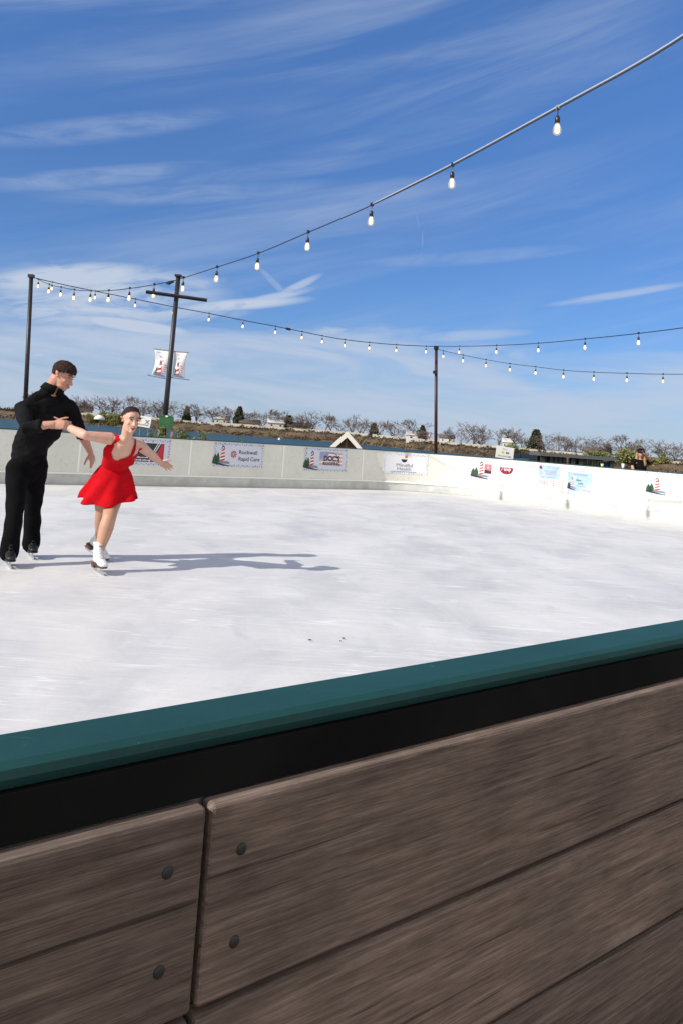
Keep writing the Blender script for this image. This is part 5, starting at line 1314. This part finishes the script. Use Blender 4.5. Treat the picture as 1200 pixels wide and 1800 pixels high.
    # skirt with flutes, blown a little to the image left
    n, rows = 176, 28; top = waist + shaft * .0; hem = W(190, 880, 7.32)
    axis = (top - hem); ax = axis.normalized(); 
    m = MB(); vs = []
    e1 = RTs - ax * RTs.dot(ax); e1.normalize(); e2 = ax.cross(e1).normalized()
    if e2.dot(F0) < 0: e2 = -e2
    H1, H2 = Vector((1, 0, 0)), Vector((0, -1, 0))
    for j in range(rows + 1):
        t = j / rows; c = top.lerp(hem, t); g = t ** .72
        for i in range(n):
            a = 2 * math.pi * i / n
            E1 = e1.lerp(-H1, t ** .7).normalized(); E2 = e2.lerp(H2, t ** .7).normalized()
            fl = math.sin(a * 7 + 1.1 + .5 * math.sin(a + .4)) * (.85 + .25 * math.sin(a * 2 + 1))
            ra = .122 + (.250 - .122) * g; rb = .098 + (.215 - .098) * g
            rr = 1 + .11 * fl * t ** 1.1 + .03 * noise.noise(Vector((a * 3, t * 3, 1)))
            p = c + E1 * (ra * rr * math.cos(a)) + E2 * (rb * rr * math.sin(a))
            side_lift = math.cos(a)             # -1 = image right
            p.z += t ** 2 * (-.012 * fl + (.055 if side_lift < 0 else .025) * abs(side_lift) ** 3 - .035 * max(0, math.sin(a)))
            vs.append(p)
    m.add(vs, [(j * n + i, j * n + (i + 1) % n, (j + 1) * n + (i + 1) % n, (j + 1) * n + i) for j in range(rows) for i in range(n)])
    for i_, v in enumerate(m.v): v += Vector((0, 0, 0)) + Vector((noise.noise(v * 9), noise.noise(v * 9 + Vector((5, 0, 0))), 0)) * .010 * ((i_ // n) / rows)
    o = m.build('skirt', M_red, b, smooth=True); md = o.modifiers.new('s', 'SOLIDIFY'); md.thickness = .003
    # skates
    skate(b, an1, Vector((.55, -.83, 0)), Vector((-.05, .06, 1)), M_boot_w, M_lace)
    skate(b, an2, Vector((.80, -.34, -.48)), Vector((.42, -.2, .88)), M_boot_w, M_lace)
    return an1, an2, wrR
WJ = woman()

# ---------------------------------------------- the man in black
def man():
    F0 = Vector((.55, -.83, 0)).normalized()
    neck = W(88, 692, 7.40); hd = W(111, 660, 7.36)
    shR, shL = W(40, 718, 7.20), W(121, 714, 7.50)
    pel = W(50, 814, 7.33); waist = W(54, 782, 7.34); chest = W(78, 738, 7.38)
    shaft = (neck - pel).normalized(); RTs = (shR - shL).normalized(); cf = shaft.cross(RTs).normalized()
    if cf.dot(F0) < 0: cf = -cf
    elR, wrR = W(47, 752, 6.95), W(94, 745, 6.975)
    elL, wrL = W(145, 765, 7.58), W(159, 795, 7.70)
    body = MB()
    body.round_tube([pel - shaft * .05, pel + shaft * .03, waist, chest - shaft * .08, chest, neck - shaft * .09, neck - shaft * .03], [(.150, .11), (.150, .11), (.130, .10), (.150, .11), (.170, .115), (.165, .10), (.09, .07)], 22, RTs)
    body.round_tube([shR.lerp(shL, .03), shR.lerp(shL, .97)], [.055, .055], 14)
    fc = Vector((.95, -.16, -.34)); upH = Vector((.25, .0, 1))
    P, Mx, k = head(body, hd, fc, upH, .246)
    body.round_tube([neck - shaft * .06, neck.lerp(P(0, -.035, -.06), .5), P(0, -.035, -.04)], [.078, .068, .066], 14)
    for q in (shR, shL): body.round_tube([neck.lerp(P(0, -.03, -.06), .35), neck.lerp(q, .45) + Vector((0, 0, .015)), q], [.05, .045, .05], 12)
    arm(body, shR, elR, wrR, 1.14); arm(body, shL, elL, wrL, 1.08)
    # right hand grips her forearm
    hand(body, wrR, Vector((1, -.05, -.02)), Vector((-.1, 1, -.1)), Vector((.1, .1, 1)), [.62, .66, .66, .62], 1.08, thumb=Vector((.8, .35, .55)), spread=.03)
    hand(body, wrL, (wrL - elL).normalized() + Vector((.0, -.05, -.35)), Vector((-.6, .3, -.1)), Vector((.2, -.9, .1)), [.22, .28, .34, .40], 1.05)
    hipL, hipR = pel - RTs * .09 - shaft * .03, pel + RTs * .09 - shaft * .03
    kn1, an1 = W(58, 893, 7.50), W(56, 950, 7.56)
    kn2, an2 = W(26, 905, 7.10), W(16, 972, 7.05)
    an1.z = .166; an2.z = .166
    leg(body, hipL, kn1, an1, 1.0); leg(body, hipR, kn2, an2, 1.0)
    
    b = blob_object(body, 'person', M_skin_m, .0055, 3)
    base = Vector((an1.x, an1.y, 0))
    for v in b.data.vertices: v.co -= base
    b.location = base; ORIG[b] = base
    tag(b, 'man in black shirt and trousers skating at the left, gripping the woman by her arm', 'person')
    face_parts(P, Mx, k, b, M_lipm, M_brow, False)
    hb = MB(); head(hb, hd, fc, upH, .246)
    f, u, r = frame(fc, upH)
    def hk(co):
        d = co - hd; x, y, z = d.dot(r), d.dot(f), d.dot(u)
        if z < -.02 - (0 if y < -.05 else 0): return False
        if y > -.045 and z < .026: return False
        if y > .045 and z < .040: return False
        return True
    def tuft(co):
        d = co - hd; z, y = d.dot(u), d.dot(f)
        return .013 * max(0, min(1, (z - .02) / .05)) + (.008 if y > .04 and z > .03 else 0) + .003 * noise.noise(Vector((co.x * 25, co.y * 60, co.z * 25))) + .002 * noise.noise(co * 90)
    blob_object(hb, 'hair', M_hair_b, .005, 2, b, inflate=.006, keep=hk, wrinkle=tuft)
    # shirt
    sh = MB()
    sh.round_tube([pel + shaft * .02, waist - shaft * .01, waist + shaft * .04, chest - shaft * .09, chest, neck - shaft * .10, neck - shaft * .035], [(.155, .125), (.158, .128), (.160, .13), (.185, .14), (.198, .140), (.185, .12), (.10, .085)], 24, RTs)
    sh.round_tube([shR, shR.lerp(shL, .5) + Vector((0, 0, .018)), shL], [.068, .07, .068], 16)
    for q in (shR, shL): sh.round_tube([neck.lerp(P(0, -.03, -.06), .30), neck.lerp(q, .45) + Vector((0, 0, .02)), q], [.062, .060, .066], 14)
    l = lambda a, b_, t: a.lerp(b_, t)
    sh.round_tube([shR, l(shR, elR, .35), l(shR, elR, .8), elR, l(elR, wrR, .30), l(elR, wrR, .46)], [.074, .070, .062, .060, .056, .053], 16)
    sh.round_tube([shL, l(shL, elL, .35), l(shL, elL, .8), l(shL, elL, .98)], [.074, .070, .061, .056], 16)
    def wrk(co):
        q = Vector((co.x * 7, co.y * 7, co.z * 13)); return .010 * noise.noise(q) + .006 * noise.noise(q * 2.3)
    def keepS(co): 
        return (co - P(0, -.03, -.06)).length > .062 or co.z < neck.z + .02
    blob_object(sh, 'shirt', M_black, .0065, 3, b, wrinkle=wrk, keep=keepS)
    # rolled cuffs and collar
    for e, w_, t0 in ((elR, wrR, .46), (shL, elL, .96)):
        c0, c1 = l(e, w_, t0 - .08), l(e, w_, t0 + .10); dd = (c1 - c0).normalized()
        MB().tube([c0, c0.lerp(c1, .1), c0.lerp(c1, .9), c1, c1 - dd * .004], [.050, .060, .059, .052, .040], 18).build('cuff', M_black, b, smooth=True)
    cn = neck.lerp(P(0, -.03, -.06), .30); ca = (P(0, -.03, -.06) - neck).normalized()
    m = MB(); n = 28; vs = []
    for j, (hh, rr_) in enumerate(((-.035, .098), (.025, .092), (.058, .088), (.052, .096), (.000, .112))):
        for i in range(n + 1):
            a = 2 * math.pi * (i / n) * .965 + .11; ff = frame(cf, ca); pt = cn + ca * (hh - (.018 * max(0, math.cos(a)) if j < 4 else .030 * max(0, math.cos(a)))) + (ff[0] * math.cos(a) + ff[2] * math.sin(a)) * rr_
            vs.append(pt)
    m.add(vs, [(j * (n + 1) + i, j * (n + 1) + i + 1, (j + 1) * (n + 1) + i + 1, (j + 1) * (n + 1) + i) for j in range(4) for i in range(n)])
    o = m.build('collar', M_black, b, smooth=True); md = o.modifiers.new('s', 'SOLIDIFY'); md.thickness = .004
    # trousers
    tr = MB()
    tr.round_tube([pel + shaft * .07, pel, pel - shaft * .06], [(.150, .118), (.160, .122), (.150, .115)], 22, RTs)
    for hp, kn, an in ((hipL, kn1, an1), (hipR, kn2, an2)):
        tr.round_tube([hp, l(hp, kn, .4), kn, l(kn, an, .35), l(kn, an, .75), an - Vector((0, 0, .055))], [.100, .092, .074, .076, .074, .080], 18)
    blob_object(tr, 'trousers', M_trouser, .007, 3, b, wrinkle=lambda co: .009 * noise.noise(Vector((co.x * 8, co.y * 8, co.z * 11))))
    skate(b, an1, Vector((.50, -.86, 0)), Vector((0, 0, 1)), M_boot_b, M_boot_b, sole_m=M_boot_b)
    skate(b, an2, Vector((.50, -.86, 0)), Vector((0, 0, 1)), M_boot_b, M_boot_b, sole_m=M_boot_b)
    return an1, an2
MJ = man()
print('ANKLES', WJ[0], WJ[1], MJ)

# ---------------------------------------------- the onlooker with a camera
def onlooker():
    Y = 19.3; K = Y / FPX
    B = lambda x, y, dy=0: W(x, y, Y + dy)
    hd = B(1126, 797); neck = B(1125, 806); top = hd
    body = MB(); pel = Vector((neck.x, Y, neck.z - .58)); 
    shR, shL = B(1113, 811), B(1136, 812)
    body.round_tube([pel, pel + Vector((0, 0, .2)), neck - Vector((0, 0, .20)), neck - Vector((0, 0, .07))], [(.16, .11), (.125, .09), (.15, .10), (.10, .06)], 16, (1, 0, 0))
    fc = Vector((-.25, -1, 0)); P, Mx, k = head(body, hd, fc, (0, 0, 1), .215, True)
    body.round_tube([neck - Vector((0, 0, .08)), P(0, -.02, -.06)], [.05, .048], 12)
    el1, wr1 = B(1143, 810, -.12), B(1131, 798, -.25); arm(body, shL, el1, wr1, .95)
    el2, wr2 = B(1111, 821, -.08), B(1114, 829, -.15); arm(body, shR, el2, wr2, .95)
    hand(body, wr1, Vector((-.8, -.1, .4)), Vector((0, .9, 0)), Vector((0, 0, 1)), [.5, .5, .5, .5], .9)
    hand(body, wr2, Vector((.8, -.2, -.3)), Vector((0, 0, -1)), Vector((.4, -.9, 0)), [.2, .2, .25, .3], .9)
    for s in (-1, 1): leg(body, pel + Vector((s * .09, 0, -.02)), pel + Vector((s * .10, 0, -.42)), pel + Vector((s * .10, .02, -.80)), .95)
    for s in (-1, 1): body.round_tube([pel + Vector((s * .10, .02, -.82)), pel + Vector((s * .10, -.12, -.86))], [.045, .035], 10)
    b = blob_object(body, 'person', M_skin_m, .011, 2); base = Vector((pel.x, Y, 0)); zmin = min(v.co.z for v in b.data.vertices); base.z = zmin
    for v in b.data.vertices: v.co -= base
    b.location = base; ORIG[b] = base
    tag(b, 'woman in black top and cap, holding a camera to her face beyond the barrier', 'person')
    face_parts(P, Mx, k, b, M_lip, M_brow)
    t = MB(); t.round_tube([pel, pel + Vector((0, 0, .2)), neck - Vector((0, 0, .20)), neck - Vector((0, 0, .08))], [(.17, .12), (.135, .10), (.16, .11), (.11, .07)], 16, (1, 0, 0))
    for sh, el in ((shR, el2), (shL, el1)): t.round_tube([sh + (neck - sh) * .3, sh, sh.lerp(el, .55)], [.06, .062, .058], 12)
    blob_object(t, 'shirt', M_black, .012, 2, b, wrinkle=lambda co: .01 * noise.noise(co * 9))
    t = MB()
    for s in (-1, 1): t.round_tube([pel + Vector((s * .09, 0, -.02)), pel + Vector((s * .10, 0, -.42)), pel + Vector((s * .10, .02, -.78))], [.11, .08, .07], 12)
    blob_object(t, 'trousers', M_trouser, .012, 2, b)
    # cap, hair, camera
    MB().ball(P(0, -.01, .055), (.095, .105, .072), Mx, 16, 10).build('cap', M_black, b, smooth=True)
    MB().tube([P(0, .07, .045), P(0, .135, .035)], [(.075, .012), (.055, .008)], 14, True, frame(fc, (0, 0, 1))[2]).build('cap_brim', M_black, b, smooth=True)
    for s in (-1, 1):
        m = MB(); m.round_tube([P(s * .068, -.02, .03), P(s * .085, .0, -.06), P(s * .10, .035, -.15), P(s * .105, .06, -.25), P(s * .095, .06, -.31)], [(.03, .03), (.04, .03), (.045, .028), (.036, .022), (.012, .01)], 10, (1, 0, 0)); m.build('hair', M_hair_l, b, smooth=True)
    c = wr1 + Vector((-.10, -.02, .05)); t = thing('camera', c, 'small black camera held to the face of the woman beyond the barrier', 'camera')
    MB().box(c, (.11, .035, .07)).build('body', M_socket, t); MB().tube([c + Vector((0, -.015, 0)), c + Vector((0, -.055, 0))], [.026, .023], 12).build('lens', M_glass, t)
onlooker()

for x, y, l in ((545, 1126, 'tiny brown dead leaf on the ice, left one of the pair near the rail'), (603, 1123, 'tiny brown dead leaf on the ice, right one of the pair near the rail'), (598, 1128, 'tiniest dark crumb of leaf on the ice just under the right leaf')):
    p = G(x, y, .004); m = MB(); r = random.Random(x); n = 9; k = .007 if y < 1127 else .003
    ring = [(k * (1 + .35 * r.uniform(-1, 1)) * math.cos(6.283 * i / n) * 1.6, k * (1 + .35 * r.uniform(-1, 1)) * math.sin(6.283 * i / n), .003 + .006 * r.random()) for i in range(n)]
    m.add(ring + [(0, 0, .001)], [(i, (i + 1) % n, n) for i in range(n)])
    t = m.build('dead_leaf', mat('dead_leaf_brown', (.10, .045, .03), .8), None, local=True); t.location = p; tag(t, l, 'leaf', 'dead leaves on the ice')
    md = t.modifiers.new('s', 'SOLIDIFY'); md.thickness = .0012
